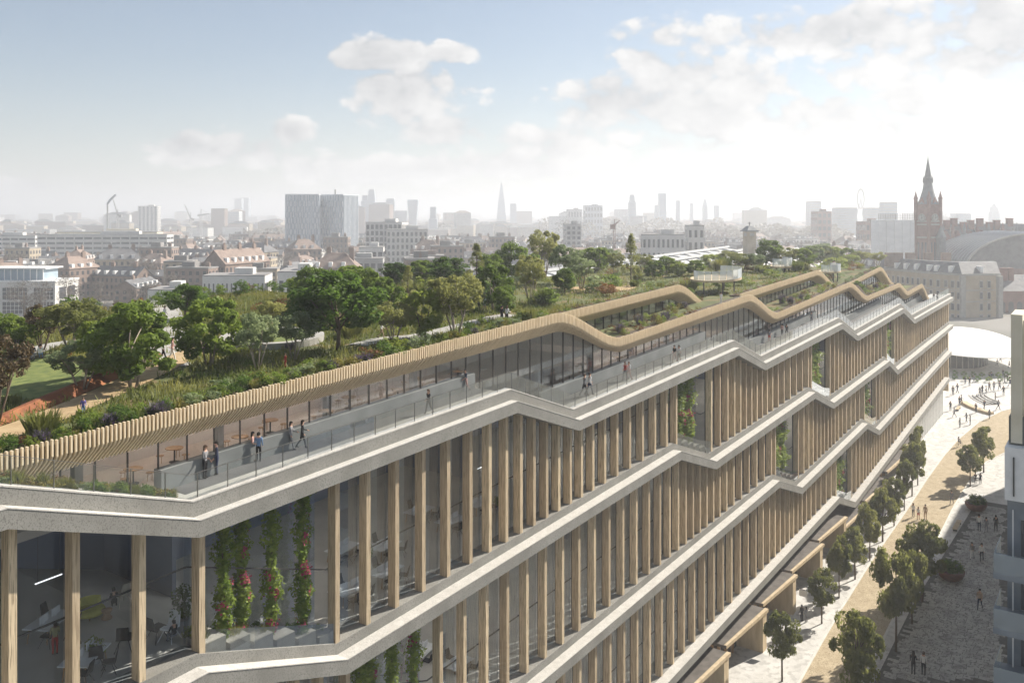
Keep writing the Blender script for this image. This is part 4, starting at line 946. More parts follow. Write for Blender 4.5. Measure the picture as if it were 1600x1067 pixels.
# ================================================================== people
def person_mesh(pose):
    """one continuous skinned body; faces coloured by the nearest limb"""
    J = {}; E = []
    def j(n, co, r): J[n] = (Vector(co), r)
    def e(a, b, m): E.append((a, b, m))
    w = pose.get('stride', 0.0); sit = pose.get('sit', False); al, ar = pose.get('arms', ((0.0, 0.1), (0.0, 0.1)))
    hz = 0.48 if sit else 0.94
    j('pel', (0, 0, hz), .125); j('sp', (0, 0.01, hz + .2), .115); j('ch', (0, 0.02, hz + .42), .135); j('nk', (0, .025, hz + .57), .052); j('hd', (0, .05, hz + .67), .088); j('ht', (0, .035, hz + .78), .075)
    j('no', (0, .14, hz + .675), .018)
    e('pel', 'sp', 1); e('sp', 'ch', 1); e('ch', 'nk', 0); e('nk', 'hd', 0); e('hd', 'ht', 4); e('hd', 'no', 0)
    for s, nm, st_, arm in ((1, 'L', w, al), (-1, 'R', -w, ar)):
        j('sh' + nm, (s * .175, .02, hz + .47), .062)
        fw, bend = arm
        el = Vector((s * .215, .02 + fw * .22, hz + .47 - .28)); wr = el + Vector((s * .01, .06 + bend * .9, -.25 + bend * .9 * .55)).normalized() * .25
        j('el' + nm, el, .043); j('wr' + nm, wr, .030); pd = (wr - el).normalized(); j('pm' + nm, wr + pd * .06, .030)
        e('ch', 'sh' + nm, 1); e('sh' + nm, 'el' + nm, 1); e('el' + nm, 'wr' + nm, 5); e('wr' + nm, 'pm' + nm, 0)
        pb = wr + pd * .06; sidev = Vector((0, 1, 0)) if abs(pd.y) < .8 else Vector((0, 0, 1))
        for fi, (o_, ln) in enumerate(((-.026, .055), (-.009, .068), (.009, .064), (.026, .050))):
            q1 = pb + sidev * o_ + pd * .028; j('f%d%s' % (fi, nm), q1, .010); j('g%d%s' % (fi, nm), q1 + pd * ln + Vector((-s * .014, 0, 0)), .008); e('pm' + nm, 'f%d%s' % (fi, nm), 0); e('f%d%s' % (fi, nm), 'g%d%s' % (fi, nm), 0)
        q1 = wr + pd * .03 + sidev * .036; j('t0' + nm, q1, .011); j('t1' + nm, q1 + pd * .04 + sidev * .012, .009); e('wr' + nm, 't0' + nm, 0); e('t0' + nm, 't1' + nm, 0)
        if sit: hip, kn, an = (s * .09, .03, hz - .02), (s * .11, .44, hz + .0), (s * .11, .46, .09)
        else: hip, kn, an = (s * .085, 0, hz - .04), (s * .095, st_ * .30 + .03, .50 + abs(st_) * .02), (s * .095, st_ * .62 - (0.12 if st_ < 0 else 0), .085 + (.10 if st_ < -0.2 else 0))
        j('hp' + nm, hip, .098); j('kn' + nm, kn, .062); j('an' + nm, an, .040); tz = .035 if st_ >= -0.2 or sit else .05
        j('to' + nm, (an[0], an[1] + .16, tz), .036); j('he' + nm, (an[0], an[1] - .05, tz + .005), .036)
        e('pel', 'hp' + nm, 2); e('hp' + nm, 'kn' + nm, 2); e('kn' + nm, 'an' + nm, 2); e('an' + nm, 'to' + nm, 3); e('an' + nm, 'he' + nm, 3)
    if pose.get('skirt'):
        for k_ in ('pel', 'hpL', 'hpR'): J[k_] = (J[k_][0], J[k_][1] * 1.15)
    names = list(J); me = bpy.data.meshes.new('body'); me.from_pydata([J[q][0] for q in names], [(names.index(a), names.index(b)) for a, b, _ in E], [])
    o = bpy.data.objects.new('tmp', me); COL.objects.link(o)
    md = o.modifiers.new('s', 'SKIN'); md.use_smooth_shade = True
    for i, q in enumerate(names):
        me.skin_vertices[0].data[i].radius = (J[q][1], J[q][1] * (0.78 if q in ('pel', 'sp', 'ch') else 1.0)); me.skin_vertices[0].data[i].use_root = (q == 'pel')
    o.modifiers.new('d', 'SUBSURF').levels = 1
    ev = o.evaluated_get(bpy.context.evaluated_depsgraph_get()); nm_ = bpy.data.meshes.new_from_object(ev)
    bpy.data.objects.remove(o); nm_.name = 'body'
    nm_.materials.clear()
    for x in ('skin_light', 'cloth_grey', 'cloth_navy', 'shoe'): nm_.materials.append(MATS[x])
    segs_ = [(J[a][0], J[b][0], m_) for a, b, m_ in E]
    for p in nm_.polygons:
        c = p.center; best, bm_ = 9, 0
        for A, Bq, m_ in segs_:
            ab = Bq - A; t = max(0, min(1, (c - A).dot(ab) / ab.length_squared)); dd = (c - (A + ab * t)).length
            if dd < best: best, bm_ = dd, m_
        if bm_ == 4: bm_ = 0
        if bm_ == 5: bm_ = 0 if pose.get('bare') else 1
        if bm_ == 2 and pose.get('skirt') and c.z < 0.62: bm_ = 0
        p.material_index = bm_
        p.use_smooth = True
    z0 = min(v.co.z for v in nm_.vertices)
    for v in nm_.vertices: v.co.z -= z0
    # hair: a cap over the crown, longer behind for long hair
    hm = MB(); c = Vector((0, .04, hz + .70 - z0)); rings_ = []
    for i in range(6):
        ph = math.pi / 2 * (1 - i / 5) ; 
        rings_.append([(c.x + .105 * math.cos(ph) * math.cos(t), c.y - .012 + .118 * math.cos(ph) * math.sin(t), c.z + .02 + .115 * math.sin(ph) - (0.0 if i < 5 else (0.09 if math.sin(t) < -0.2 else 0.0))) for t in [2 * math.pi * k / 12 for k in range(12)]])
    if pose.get('long'):
        rings_.append([(c.x + .10 * math.cos(t), c.y - .03 + .085 * math.sin(t), c.z - (.24 if math.sin(t) < 0.1 else -.01)) for t in [2 * math.pi * k / 12 for k in range(12)]])
    hm.rings(rings_, cap=False)
    hme = bpy.data.meshes.new('hair'); hme.from_pydata(hm.v, [], hm.f); hme.materials.append(MATS['hair_dark'])
    for p in hme.polygons: p.use_smooth = True
    return nm_, hme
POSES = dict(stand=person_mesh({}), stand_l=person_mesh(dict(long=True, arms=((0.1, .5), (0, .1)))), walk=person_mesh(dict(stride=.42, arms=((-.5, .1), (.5, .2)))), walk_l=person_mesh(dict(stride=.36, long=True, arms=((-.4, .1), (.4, .3)))),
             skirt=person_mesh(dict(stride=.15, long=True, skirt=True, bare=True, arms=((0, .3), (0, .1)))), sit=person_mesh(dict(sit=True, arms=((.6, .5), (.6, .5)))), phone=person_mesh(dict(arms=((.3, .9), (0, .05)), bare=True)), short=person_mesh(dict(stride=.3, bare=True, arms=((-.3, .1), (.3, .2)))))
def person(pose, loc, hgt, rz, skin, top, legs, hair, label, cat='person'):
    b, hme = POSES[pose]; o = bpy.data.objects.new('person', b); COL.objects.link(o)
    s = hgt / 1.75; o.location = loc; o.scale = (s, s, s); o.rotation_euler = (0, 0, rz)
    for i, mname in enumerate((skin, top, legs, 'shoe')):
        o.material_slots[i].link = 'OBJECT'; o.material_slots[i].material = MATS[mname]
    hh = bpy.data.objects.new('hair', hme); COL.objects.link(hh); hh.parent = o; setmat(hh, hair)
    return tag(o, label, cat, 'people')
R90 = math.pi / 2
AL = ANG - R90          # facing along the street, away from the camera
def on_plane(px, py, h): a, d, z = ray_plane(px, py, h); return W(a, d, h), FOC / z
S1, S2 = 'skin_light', 'skin_dark'
def T(px, py, hpx, h, pose, rz, sk, tp, lg, hr, lab):
    loc, s = on_plane(px, py, h); person(pose, loc, min(max(hpx / s, 1.5), 2.05), rz, sk, tp, lg, hr, lab)
TH1, TH2, TH3, TH5 = -14.1, -17.17, -20.1, -26.3
T(320, 747, 52, TH1, 'stand_l', AL - 1.2, S1, 'cloth_grey', 'cloth_black', 'hair_brown', 'woman in grey top standing next to the man in a dark suit')
T(339, 741, 52, TH1, 'stand', AL + 2.6, S1, 'cloth_navy', 'cloth_navy', 'hair_dark', 'man in a dark suit and white shirt on the terrace')
T(394, 720, 46, TH1, 'skirt', AL - 0.8, S1, 'cloth_pink', 'cloth_black', 'hair_dark', 'woman in a pale dress talking with a man in blue')
T(404, 721, 46, TH1, 'stand', AL + 0.8, S1, 'cloth_blue', 'cloth_black', 'hair_dark', 'man in a blue shirt standing on the terrace')
T(454, 702, 44, TH1, 'walk_l', AL - 1.0, S1, 'cloth_grey', 'cloth_grey', 'hair_dark', 'woman in grey walking close to the plinth wall')
T(472, 700, 44, TH1, 'walk_l', AL - 0.6, S1, 'cloth_black', 'cloth_black', 'hair_dark', 'woman in black walking beside the woman in grey')
T(670, 646, 35, TH1, 'walk_l', AL + 2.9, S1, 'cloth_black', 'cloth_black', 'hair_brown', 'woman in black with an orange bag on the upper terrace')
T(728, 611, 33, TH1, 'short', AL + 2.6, S1, 'cloth_navy', 'cloth_pink', 'hair_dark', 'person in a dark jacket at the end of the upper terrace')
T(913, 619, 35, TH2, 'walk', AL - 0.5, S1, 'cloth_grey', 'cloth_black', 'hair_brown', 'man in grey jogging up the second terrace')
T(921, 617, 35, TH2, 'walk', AL - 0.4, S1, 'cloth_white', 'cloth_navy', 'hair_dark', 'man in white shirt jogging beside the man in grey')
T(977, 594, 29, TH2, 'walk_l', AL + 2.8, S1, 'cloth_red', 'cloth_grey', 'hair_brown', 'woman in red and grey walking down the second terrace')
T(983, 594, 29, TH2, 'short', AL + 2.9, S1, 'cloth_white', 'cloth_pink', 'hair_brown', 'man in white shirt walking beside the woman in red')
T(1054, 566, 27, TH2, 'short', AL + 2.9, S1, 'cloth_black', 'cloth_pink', 'hair_dark', 'person in a black top at the far part of the second terrace')
T(1061, 566, 27, TH2, 'skirt', AL + 3.2, S1, 'cloth_white', 'cloth_black', 'hair_dark', 'woman in white top and black skirt on the second terrace')
T(1202, 534, 19, TH3, 'skirt', AL, S1, 'cloth_grey', 'cloth_red', 'hair_dark', 'woman in a red skirt on the third terrace')
T(1222, 525, 18, TH3, 'stand', AL, S1, 'cloth_pink', 'cloth_black', 'hair_dark', 'man in a pale top on the third terrace')
T(1229, 525, 18, TH3, 'walk', AL, S1, 'cloth_black', 'cloth_black', 'hair_dark', 'man in black leaning forward on the third terrace')
T(1268, 505, 18, TH3, 'stand', AL + 3, S1, 'cloth_grey', 'cloth_navy', 'hair_dark', 'lone man in grey at the end of the third terrace')
T(1459, 470, 12, TH5, 'stand', AL, S1, 'cloth_black', 'cloth_grey', 'hair_dark', 'tiny dark figure at the far tip of the terrace')
T(1465, 470, 12, TH5, 'stand_l', AL, S1, 'cloth_white', 'cloth_black', 'hair_dark', 'tiny figure in white at the far tip of the terrace')
def G(px, py, hpx, pose, rz, sk, tp, lg, hr, lab, lo=1.2):
    a, d, h, s = roofpt(px, py); d = max(d, 37.6); person(pose, W(a, d, hg(a, d) + 0.05), min(max(hpx / s, lo), 1.85), rz, sk, tp, lg, hr, lab)
G(130, 652, 24, 'walk', AL - 2, S1, 'cloth_purple', 'cloth_blue', 'hair_brown', 'child in purple running along the orange path', 0.9)
G(255, 566, 38, 'walk', AL - 0.9, S1, 'cloth_white', 'cloth_black', 'hair_dark', 'man in white shirt and black trousers striding on the roof path')
G(269, 566, 38, 'walk_l', AL - 0.6, S1, 'cloth_pink', 'cloth_white', 'hair_dark', 'woman in a pale coat walking beside the striding man')
G(257, 505, 26, 'stand', AL, S1, 'cloth_white', 'cloth_tan', 'hair_brown', 'figure in white at the back of the stone path')
G(38, 562, 22, 'sit', AL - 1, S1, 'cloth_grey', 'cloth_navy', 'hair_dark', 'leftmost of the three people sitting on the lawn', 1.3)
G(51, 562, 22, 'sit', AL - 2, S1, 'cloth_black', 'cloth_grey', 'hair_brown', 'middle one of the three people sitting on the lawn', 1.3)
G(63, 562, 22, 'sit', AL + 1, S1, 'cloth_white', 'cloth_blue', 'hair_dark', 'rightmost of the three people sitting on the lawn', 1.3)
G(362, 550, 26, 'walk', AL - 1.3, S1, 'cloth_grey', 'cloth_tan', 'hair_brown', 'man in grey walking on the tan path beside the round lawn')
G(446, 575, 15, 'stand', AL + 3, S1, 'cloth_red', 'cloth_red', 'hair_brown', 'child in dark red in the planting near the timber edge', 0.8)
G(596, 530, 24, 'walk', AL - 0.8, S1, 'cloth_white', 'cloth_tan', 'hair_dark', 'figure in white on the pale path beside the small olive tree')
G(748, 486, 20, 'stand', AL, S1, 'cloth_grey', 'cloth_black', 'hair_dark', 'dark clothed figure under the rounded green tree')
G(757, 486, 20, 'skirt', AL, S1, 'cloth_white', 'cloth_white', 'hair_dark', 'woman in white under the rounded green tree')
G(784, 506, 21, 'stand', AL, S1, 'cloth_black', 'cloth_black', 'hair_dark', 'person in black of the couple right behind the slats', 1.3)
G(792, 506, 21, 'stand_l', AL, S1, 'cloth_white', 'cloth_black', 'hair_brown', 'person in white of the couple right behind the slats', 1.3)
G(1127, 476, 14, 'stand', AL, S1, 'cloth_white', 'cloth_white', 'hair_brown', 'figure in white on the deck below the curved viewing platform', 1.3)
def S(px, py, hpx, pose, rz, tp, lg, lab, sk=S1, hr='hair_dark'):
    loc, s = on_plane(px, py, GH); loc = (loc[0], loc[1], loc[2] + 0.05); person(pose, loc, min(max(hpx / s, 1.7), 2.35), rz, sk, tp, lg, hr, lab)
S(1427, 1054, 40, 'stand_l', AL, 'cloth_black', 'cloth_black', 'person in black with a bag, lowest pair on the paving')
S(1443, 1055, 40, 'stand', AL, 'cloth_white', 'cloth_black', 'person in a pale coat, lowest pair on the paving', hr='hair_brown')
S(1531, 952, 34, 'walk', AL + 3, 'cloth_tan', 'cloth_navy', 'man in a salmon shirt alone on the shaded paving')
S(1519, 874, 27, 'walk_l', AL + 3, 'cloth_grey', 'cloth_white', 'woman in grey with white trousers on the shaded paving')
S(1534, 877, 29, 'walk_l', AL + 3.2, 'cloth_white', 'cloth_black', 'woman in white with a red bag on the shaded paving')
S(1530, 830, 28, 'stand', AL, 'cloth_white', 'cloth_navy', 'man in white shirt of the three walking behind the bench')
S(1541, 832, 24, 'walk', AL, 'cloth_grey', 'cloth_grey', 'middle figure in grey of the three behind the bench')
S(1556, 831, 26, 'walk', AL, 'cloth_black', 'cloth_black', 'figure in black of the three behind the bench')
S(1524, 756, 17, 'stand', AL, 'cloth_black', 'cloth_black', 'left dark figure under the forked tree')
S(1532, 756, 17, 'stand', AL, 'cloth_navy', 'cloth_black', 'right dark figure under the forked tree')
S(1487, 788, 22, 'walk', AL + 3, 'cloth_grey', 'cloth_grey', 'lone grey figure in the middle of the gravel path')
S(1427, 808, 22, 'stand_l', AL + 3, 'cloth_white', 'cloth_grey', 'woman in white of the group on the gravel path')
S(1435, 812, 20, 'skirt', AL + 3, 'cloth_white', 'cloth_red', 'girl in a red skirt on the gravel path')
S(1446, 812, 24, 'stand', AL + 3, 'cloth_tan', 'cloth_tan', 'man in brown of the group on the gravel path')
S(1253, 971, 26, 'stand', AL + 1, 'cloth_black', 'cloth_black', 'figure in black beside the shopfront canopies', S2)
S(1260, 972, 24, 'stand_l', AL + 1, 'cloth_grey', 'cloth_grey', 'figure in grey beside the shopfront canopies')
for i, (px, py) in enumerate([(1489, 618), (1496, 614), (1491, 652), (1485, 642), (1499, 634), (1502, 632), (1531, 620), (1535, 617), (1541, 618), (1546, 612), (1553, 611), (1555, 629), (1546, 594), (1549, 592), (1570, 600), (1574, 596), (1567, 588), (1558, 572), (1563, 566), (1572, 560), (1552, 560), (1577, 575), (1568, 548), (1575, 545), (1560, 550), (1583, 560), (1510, 660), (1516, 664), (1525, 645), (1538, 640), (1560, 640), (1508, 600), (1515, 603), (1522, 598), (1562, 610), (1568, 618), (1580, 590), (1578, 605), (1546, 655), (1500, 668)]):
    S(px, py, 15 if py > 600 else 11, ['stand', 'walk', 'walk_l', 'stand_l'][i % 4], AL + i, ['cloth_black', 'cloth_navy', 'cloth_grey', 'cloth_black'][i % 4], ['cloth_black', 'cloth_navy', 'cloth_black'][i % 3], 'small dark figure in the crowd on the sunlit plaza')

# ================================================================== furniture seen through the glass
def desk_proto():
    r = thing('desk', 'desk', 'desk'); q = MB(); q.box(-1.1, 1.1, -.65, .65, .70, .74); q.build('tabletop', 'white', r)
    for sx in (-1, 1):
        for sy in (-1, 1): q = MB(); q.tube([(sx * .95, sy * .5, 0), (sx * .85, sy * .45, .7)], .035, 5); q.build('leg', 'wood', r)
    for x in (-.45, .45): q = MB(); q.box(x - .3, x + .3, -.02, .02, .80, 1.15); q.box(x - .03, x + .03, -.03, .03, .742, .80); q.build('monitor', 'white', r)
    return r
def chair_proto():
    r = thing('chair', 'chair', 'chair'); q = MB(); q.hexa([(-.24, -.24, .42), (.24, -.24, .42), (.22, .24, .44), (-.22, .24, .44), (-.24, -.24, .47), (.24, -.24, .47), (.22, .24, .50), (-.22, .24, .50)]); q.build('seat', 'black', r)
    q = MB(); q.hexa([(-.23, -.26, .47), (.23, -.26, .47), (.23, -.21, .47), (-.23, -.21, .47), (-.19, -.36, .92), (.19, -.36, .92), (.19, -.32, .92), (-.19, -.32, .92)]); q.build('backrest', 'black', r)
    for sx in (-1, 1):
        for sy in (-1, 1): q = MB(); q.tube([(sx * .28, sy * .28, 0), (sx * .12, sy * .1, .42)], .016, 4); q.build('leg', 'black', r)
    return r
DK, CH = desk_proto(), chair_proto()
def fl(px, py, h): a, d, z = ray_plane(px, py, h); return a, d
F1, F2, F2b = -20.91, -24.16, -34.06
DESKS = [(78, 992, F1, 0.5, 'white desk with screens in the lower left room'), (150, 1058, F1, 0.6, 'white desk at the bottom edge of the lower left room'), (545, 938, F2, 0.0, 'white desk right of the hanging vines'), (612, 912, F2, 0.1, 'white desk behind the third column after the vines'),
         (535, 872, F2, 0.2, 'white desk far back behind the vines'), (705, 828, F2, 0.0, 'white desk in the middle bays of the top row'), (655, 812, F2, 0.1, 'white desk further inside the middle bays'), (600, 868, F2, 0.1, 'white desk behind the second column after the vines'), (748, 800, F2, 0.0, 'white desk near the person in the middle bays'),
         (715, 1050, F2b - .3, 0.0, 'white desk in the second row at the bottom edge'), (660, 1030, F2b - .3, 0.2, 'white desk behind the lower vines')]
for (px, py, h, rz, lab) in DESKS:
    a, d = fl(px, py, h); d = max(d, 38.0); place(DK, USED, W(a, d, h + 0.01), ANG + rz, (1, 1, 1), lab, 'office desks')
    for i, (ox, oy, r_) in enumerate(((-.6, -1.0, 0), (.5, -1.05, 0.4), (.55, 1.05, math.pi))):
        q = place(CH, USED, W(a + ox, d + oy, h + 0.01), ANG + rz + r_, (1.1, 1.1, 1.1), 'dark chair at the ' + lab, 'office chairs')
# lounge pieces in the lower left room
a, d = fl(140, 965, F1)
r = thing('lounge_chair', 'yellow green lounge chair in the lower left room', 'chair', W(a, d, F1)); q = MB(); q.lathe([(0.55, 0.18), (0.75, 0.30), (0.70, 0.45), (0.2, 0.42), (0.05, 0.40)], 14, W(a, d, F1)); q.build('seat', 'yellow', r, smooth=True)
q = MB(); q.rings([[W(a + rr_ * math.cos(t), d + rr_ * math.sin(t), F1 + z) for rr_, z in ((.60, .35), (.72, .40), (.66, .85), (.56, .80))] for t in np.linspace(0.2, 3.0, 12)]); q.build('backrest', 'yellow', r)
for t in (0, 2.1, 4.2): q = MB(); q.tube([W(a + .4 * math.cos(t), d + .4 * math.sin(t), F1), W(a + .3 * math.cos(t), d + .3 * math.sin(t), F1 + .2)], .03, 5); q.build('leg', 'wood', r)
a, d = fl(167, 966, F1)
q = MB(); q.lathe([(0.24, 0), (0.26, 0.05), (0.14, 0.22), (0.24, 0.40), (0.26, 0.45), (0.0, 0.45)], 12, W(a, d, F1)); tag(q.build('stool', 'wood', smooth=True), 'turned wooden stool beside the yellow lounge chair', 'stool')
for (px, py, lab, mt_) in ((190, 945, 'tan wire chair at the back of the lower left room', 'beige'), (195, 1015, 'black armchair behind the third column', 'black'), (150, 1045, 'black chair in front of the leafy pot plant', 'black'), (265, 1000, 'pale armchair beside the dark bush indoors', 'white'), (245, 1000, 'dark stool chair beside the pale armchair', 'black')):
    a, d = fl(px, py, F1); o = place(CH, USED, W(a, d, F1 + 0.01), ANG + rr.uniform(0, 6), (1.35, 1.35, 1.3), lab, 'lounge chairs')
    for c_ in o.children: setmat(c_, mt_)
def indoor_plant(px, py, h, s, kind, lab):
    a, d = fl(px, py, h); r = thing('pot_plant', lab, 'plant', W(a, d, h)); q = MB(); q.lathe([(0.2 * s, 0), (0.28 * s, 0.4 * s), (0.25 * s, 0.4 * s), (0.22 * s, 0.36 * s), (0, 0.36 * s)], 10, W(a, d, h)); q.build('pot', 'grey_wall', r)
    o = bpy.data.objects.new('foliage', SH[kind]); COL.objects.link(o); o.parent = r; o.location = (0, 0, 0.35 * s); o.scale = (1.2 * s, 1.2 * s, 1.3 * s)
indoor_plant(150, 1035, F1, 0.9, 'bright', 'leafy pot plant between the second and third columns')
indoor_plant(283, 985, F1, 1.4, 'dark', 'dark bushy pot plant near the fourth column')
indoor_plant(575, 880, F2, 0.8, 'dark', 'small pot plant behind the first columns after the vines')
indoor_plant(780, 800, F2, 0.9, 'bright', 'pot plant deep inside the middle bays')
T(86, 1022, 52, F1, 'phone', AL + 1.2, S2, 'cloth_olive', 'cloth_red', 'hair_dark', 'person in olive top and red trousers beside the white desk indoors')
T(178, 952, 34, F1, 'sit', AL + 1.0, S1, 'cloth_black', 'cloth_black', 'hair_dark', 'person in black sitting at the back of the lower left room')
T(272, 1005, 40, F1, 'sit', AL + 1.5, S1, 'cloth_black', 'cloth_grey', 'hair_dark', 'person in black sitting in the pale armchair indoors')
T(764, 830, 44, F2, 'stand_l', AL + 1, S1, 'cloth_white', 'cloth_navy', 'hair_dark', 'person in white behind the middle columns of the top row')
# pendant light lines
for (px, py, h, ln, lab) in ((76, 905, -17.2, 1.2, 'lit white pendant line in the lower left room'), (757, 728, -20.0, 1.6, 'lit white pendant line in the middle bays'), (740, 900, -29.0, 1.6, 'lit white pendant line under the second band')):
    a, d = fl(px, py, h); r = thing('pendant_light', lab, 'lamp', W(a, d, h)); q = MB(); q.lbox(a - ln / 2, a + ln / 2, d - .025, d + .025, h, h + .04); q.build('tube', 'lamp_line', r)
    for s_ in (-1, 1): q = MB(); q.tube([W(a + s_ * ln * .4, d, h + .06), W(a + s_ * ln * .4, d, h + 4.2)], .01, 4); q.build('cable', 'dark_metal', r)
# cafe tables on the roof storey
def cafe_proto():
    r = thing('cafe_table', 'table', 'table'); q = MB(); q.lathe([(0.45, .70), (0.45, .74), (0, .74)], 14); q.build('tabletop', 'wood', r); q = MB(); q.lathe([(0.28, 0), (0.28, 0.02), (0.04, 0.05), (0.04, .70)], 10); q.build('pedestal', 'black', r)
    for t in (0.4, 2.6, 4.6):
        q = MB(); x, y = .75 * math.cos(t), .75 * math.sin(t); q.lathe([(0.2, .44), (0.2, .47), (0, .47)], 8, (x, y, 0)); q.tube([(x + .14, y, 0), (x + .1, y, .44)], .015, 4); q.tube([(x - .14, y, 0), (x - .1, y, .44)], .015, 4); q.tube([(x, y + .14, 0), (x, y + .1, .44)], .015, 4); q.build('stool', 'wood', r)
    return r
CF = cafe_proto()
for i, a in enumerate(list(np.arange(24.5, 50, 3.1)) + list(np.arange(60, 90, 4.2)) + list(np.arange(98, 126, 5))):
    h = -14.05 if a < 52 else (-17.15 if a < 95 else -20.05)
    place(CF, USED, W(a, 39.9 + (i % 2) * 1.3, h + 0.01), i * 1.3, (1, 1, 1), 'round cafe table with wooden stools behind the roof terrace glazing', 'cafe tables')
for i, a in enumerate(np.arange(26, 50, 4.1)):
    h = -11.95; r = thing('pendant_lamp', 'dark bell shaped pendant lamp hanging in the roof storey cafe', 'lamp', W(a, 40.2, h), 'cafe pendant lamps')
    c = W(a, 40.2, h - 0.55); q = MB(); q.lathe([(0.22, 0), (0.16, 0.16), (0.05, 0.26), (0.03, 0.3), (0.0, 0.3)], 12, c); q.build('shade', 'black', r); q = MB(); q.tube([(c[0], c[1], c[2] + .3), (c[0], c[1], c[2] + 1.0)], .01, 4); q.build('cable', 'black', r)
# ================================================================== viewing decks on the roof
def deck(a, d, h, r, lab, t0=2.6, t1=6.6):
    R = thing('viewing_deck', lab, 'deck', W(a, d, h)); n = 20; ts = np.linspace(0, 2 * math.pi, n + 1)[:-1]
    q = MB(); q.rings([[W(a + r * math.cos(t), d + r * .8 * math.sin(t), h + z) for t in ts] for z in (-0.25, 0.0)]); q.build('platform', 'timber_panel', R)
    k = np.linspace(t0, t1, 15)
    for i in range(len(k) - 1):
        q = MB(); e = 0.012; q.rings([[W(a + rr_ * math.cos(t), d + rr_ * .8 * math.sin(t), h + z) for rr_, z in ((r - .05, .02), (r - .05, 1.15), (r - .10, 1.15), (r - .10, .02))] for t in (k[i] + e, k[i + 1] - e)]); q.build('rail_panel', 'deck_panel', R, fix=False)
    for t in (2.9, 4.0, 5.2, 6.3):
        g = min(hg(a, d), h - 0.6); q = MB(); q.tube([W(a + r * .7 * math.cos(t), d + r * .55 * math.sin(t), g - 0.1), W(a + r * .7 * math.cos(t), d + r * .55 * math.sin(t), h - 0.2)], .09, 8); q.build('post', 'dark_metal', R)
deck(108, 45.2, -13.0, 3.9, 'long curved white viewing deck standing on dark posts')
deck(135, 46, -14.0, 2.0, 'middle white viewing deck among the hazy trees')
deck(154, 44.2, -16.6, 2.2, 'far white viewing deck with two people')
for px, py in ((1299, 422), (1303, 422)):
    a, d, z = ray_plane(px, py, -16.6); person('stand', W(153.8 if px < 1300 else 154.5, 43.6, -16.6), 1.7, AL, S1, 'cloth_white', 'cloth_grey', 'hair_dark', ('left' if px < 1300 else 'right') + ' one of two figures on the far viewing deck')

# ================================================================== street furniture
def planter(px, py, wpx, lab, labs):
    a, d, z = ray_plane(px, py, GH); s = FOC / z; r = wpx / s / 2; c = W(a, d, GH + 0.02)
    R = thing('planter_bowl', lab, 'planter', c); q = MB(); q.lathe([(r * .55, 0), (r * .82, r * .22), (r * .98, r * .55), (r, r * .72), (r * .93, r * .72), (r * .9, r * .6), (0, r * .58)], 26, c); q.build('bowl', 'corten', R, smooth=True)
    o = bpy.data.objects.new('shrub', SH['dark']); COL.objects.link(o); o.location = (c[0], c[1], c[2] + r * .45); o.scale = (r * 2.1, r * 2.1, r * 1.15); tag(o, labs, 'shrub', 'shrubs in the planter bowls'); top_ = o
    for k_ in range(3):
        o = bpy.data.objects.new('foliage', SH['green']); COL.objects.link(o); o.parent = top_; o.location = (.19 * math.cos(k_ * 2.1), .19 * math.sin(k_ * 2.1), .04); o.scale = (.57, .57, .95); o.rotation_euler = (0, 0, k_)
planter(1486, 905, 40, 'rust brown bowl planter on the shaded paving', 'dense dark shrub filling the lower bowl planter')
planter(1525, 797, 32, 'rust brown bowl planter farther up the street', 'dense dark shrub filling the upper bowl planter')
def bench(px, py, ln, lab):
    a, d, z = ray_plane(px, py, GH); R = thing('bench', lab, 'bench', W(a, d, GH))
    for i in range(4): q = MB(); q.lbox(a - ln / 2, a + ln / 2, d - .32 + i * .16, d - .19 + i * .16, GH + .40, GH + .46); q.build('slat', 'timber_panel', R)
    for s_ in (-1, 1): q = MB(); q.lbox(a + s_ * ln * .36 - .1, a + s_ * ln * .36 + .1, d - .28, d + .24, GH + .02, GH + .398); q.build('leg', 'dark_metal', R)
bench(1495, 824, 4.0, 'slatted timber bench beside the gravel path')
bench(1497, 640, 3.0, 'pale bench near the curved plaza steps')
# curved timber bench and rows of steps on the plaza
a, d, z = ray_plane(1478, 640, GH)
q = MB(); q.rings([[W(a + 14 - r * math.cos(t), d - 17 + r * math.sin(t), GH + z_) for r, z_ in ((15.6, .02), (15.6, .5), (16.8, .5), (16.8, .02))] for t in np.linspace(0.55, 1.15, 16)])
tag(q.build('curved_bench', 'timber_panel'), 'curved timber bench sweeping across the sunny plaza', 'bench')
R = thing('plaza_steps', 'curved grey steps with thin rails beside the curved timber bench', 'steps', W(a + 12, d - 3, GH))
for i in range(5):
    q = MB(); rr_ = 15.0 - i * 0.75; q.rings([[W(a + 19 - r * math.cos(t), d - 17 + r * math.sin(t), GH + z_) for r, z_ in ((rr_, .02), (rr_, .12 + i * .12), (rr_ + .45, .12 + i * .12), (rr_ + .45, .02))] for t in np.linspace(0.75, 1.35, 14)]); q.build('step', 'grey_wall', R)
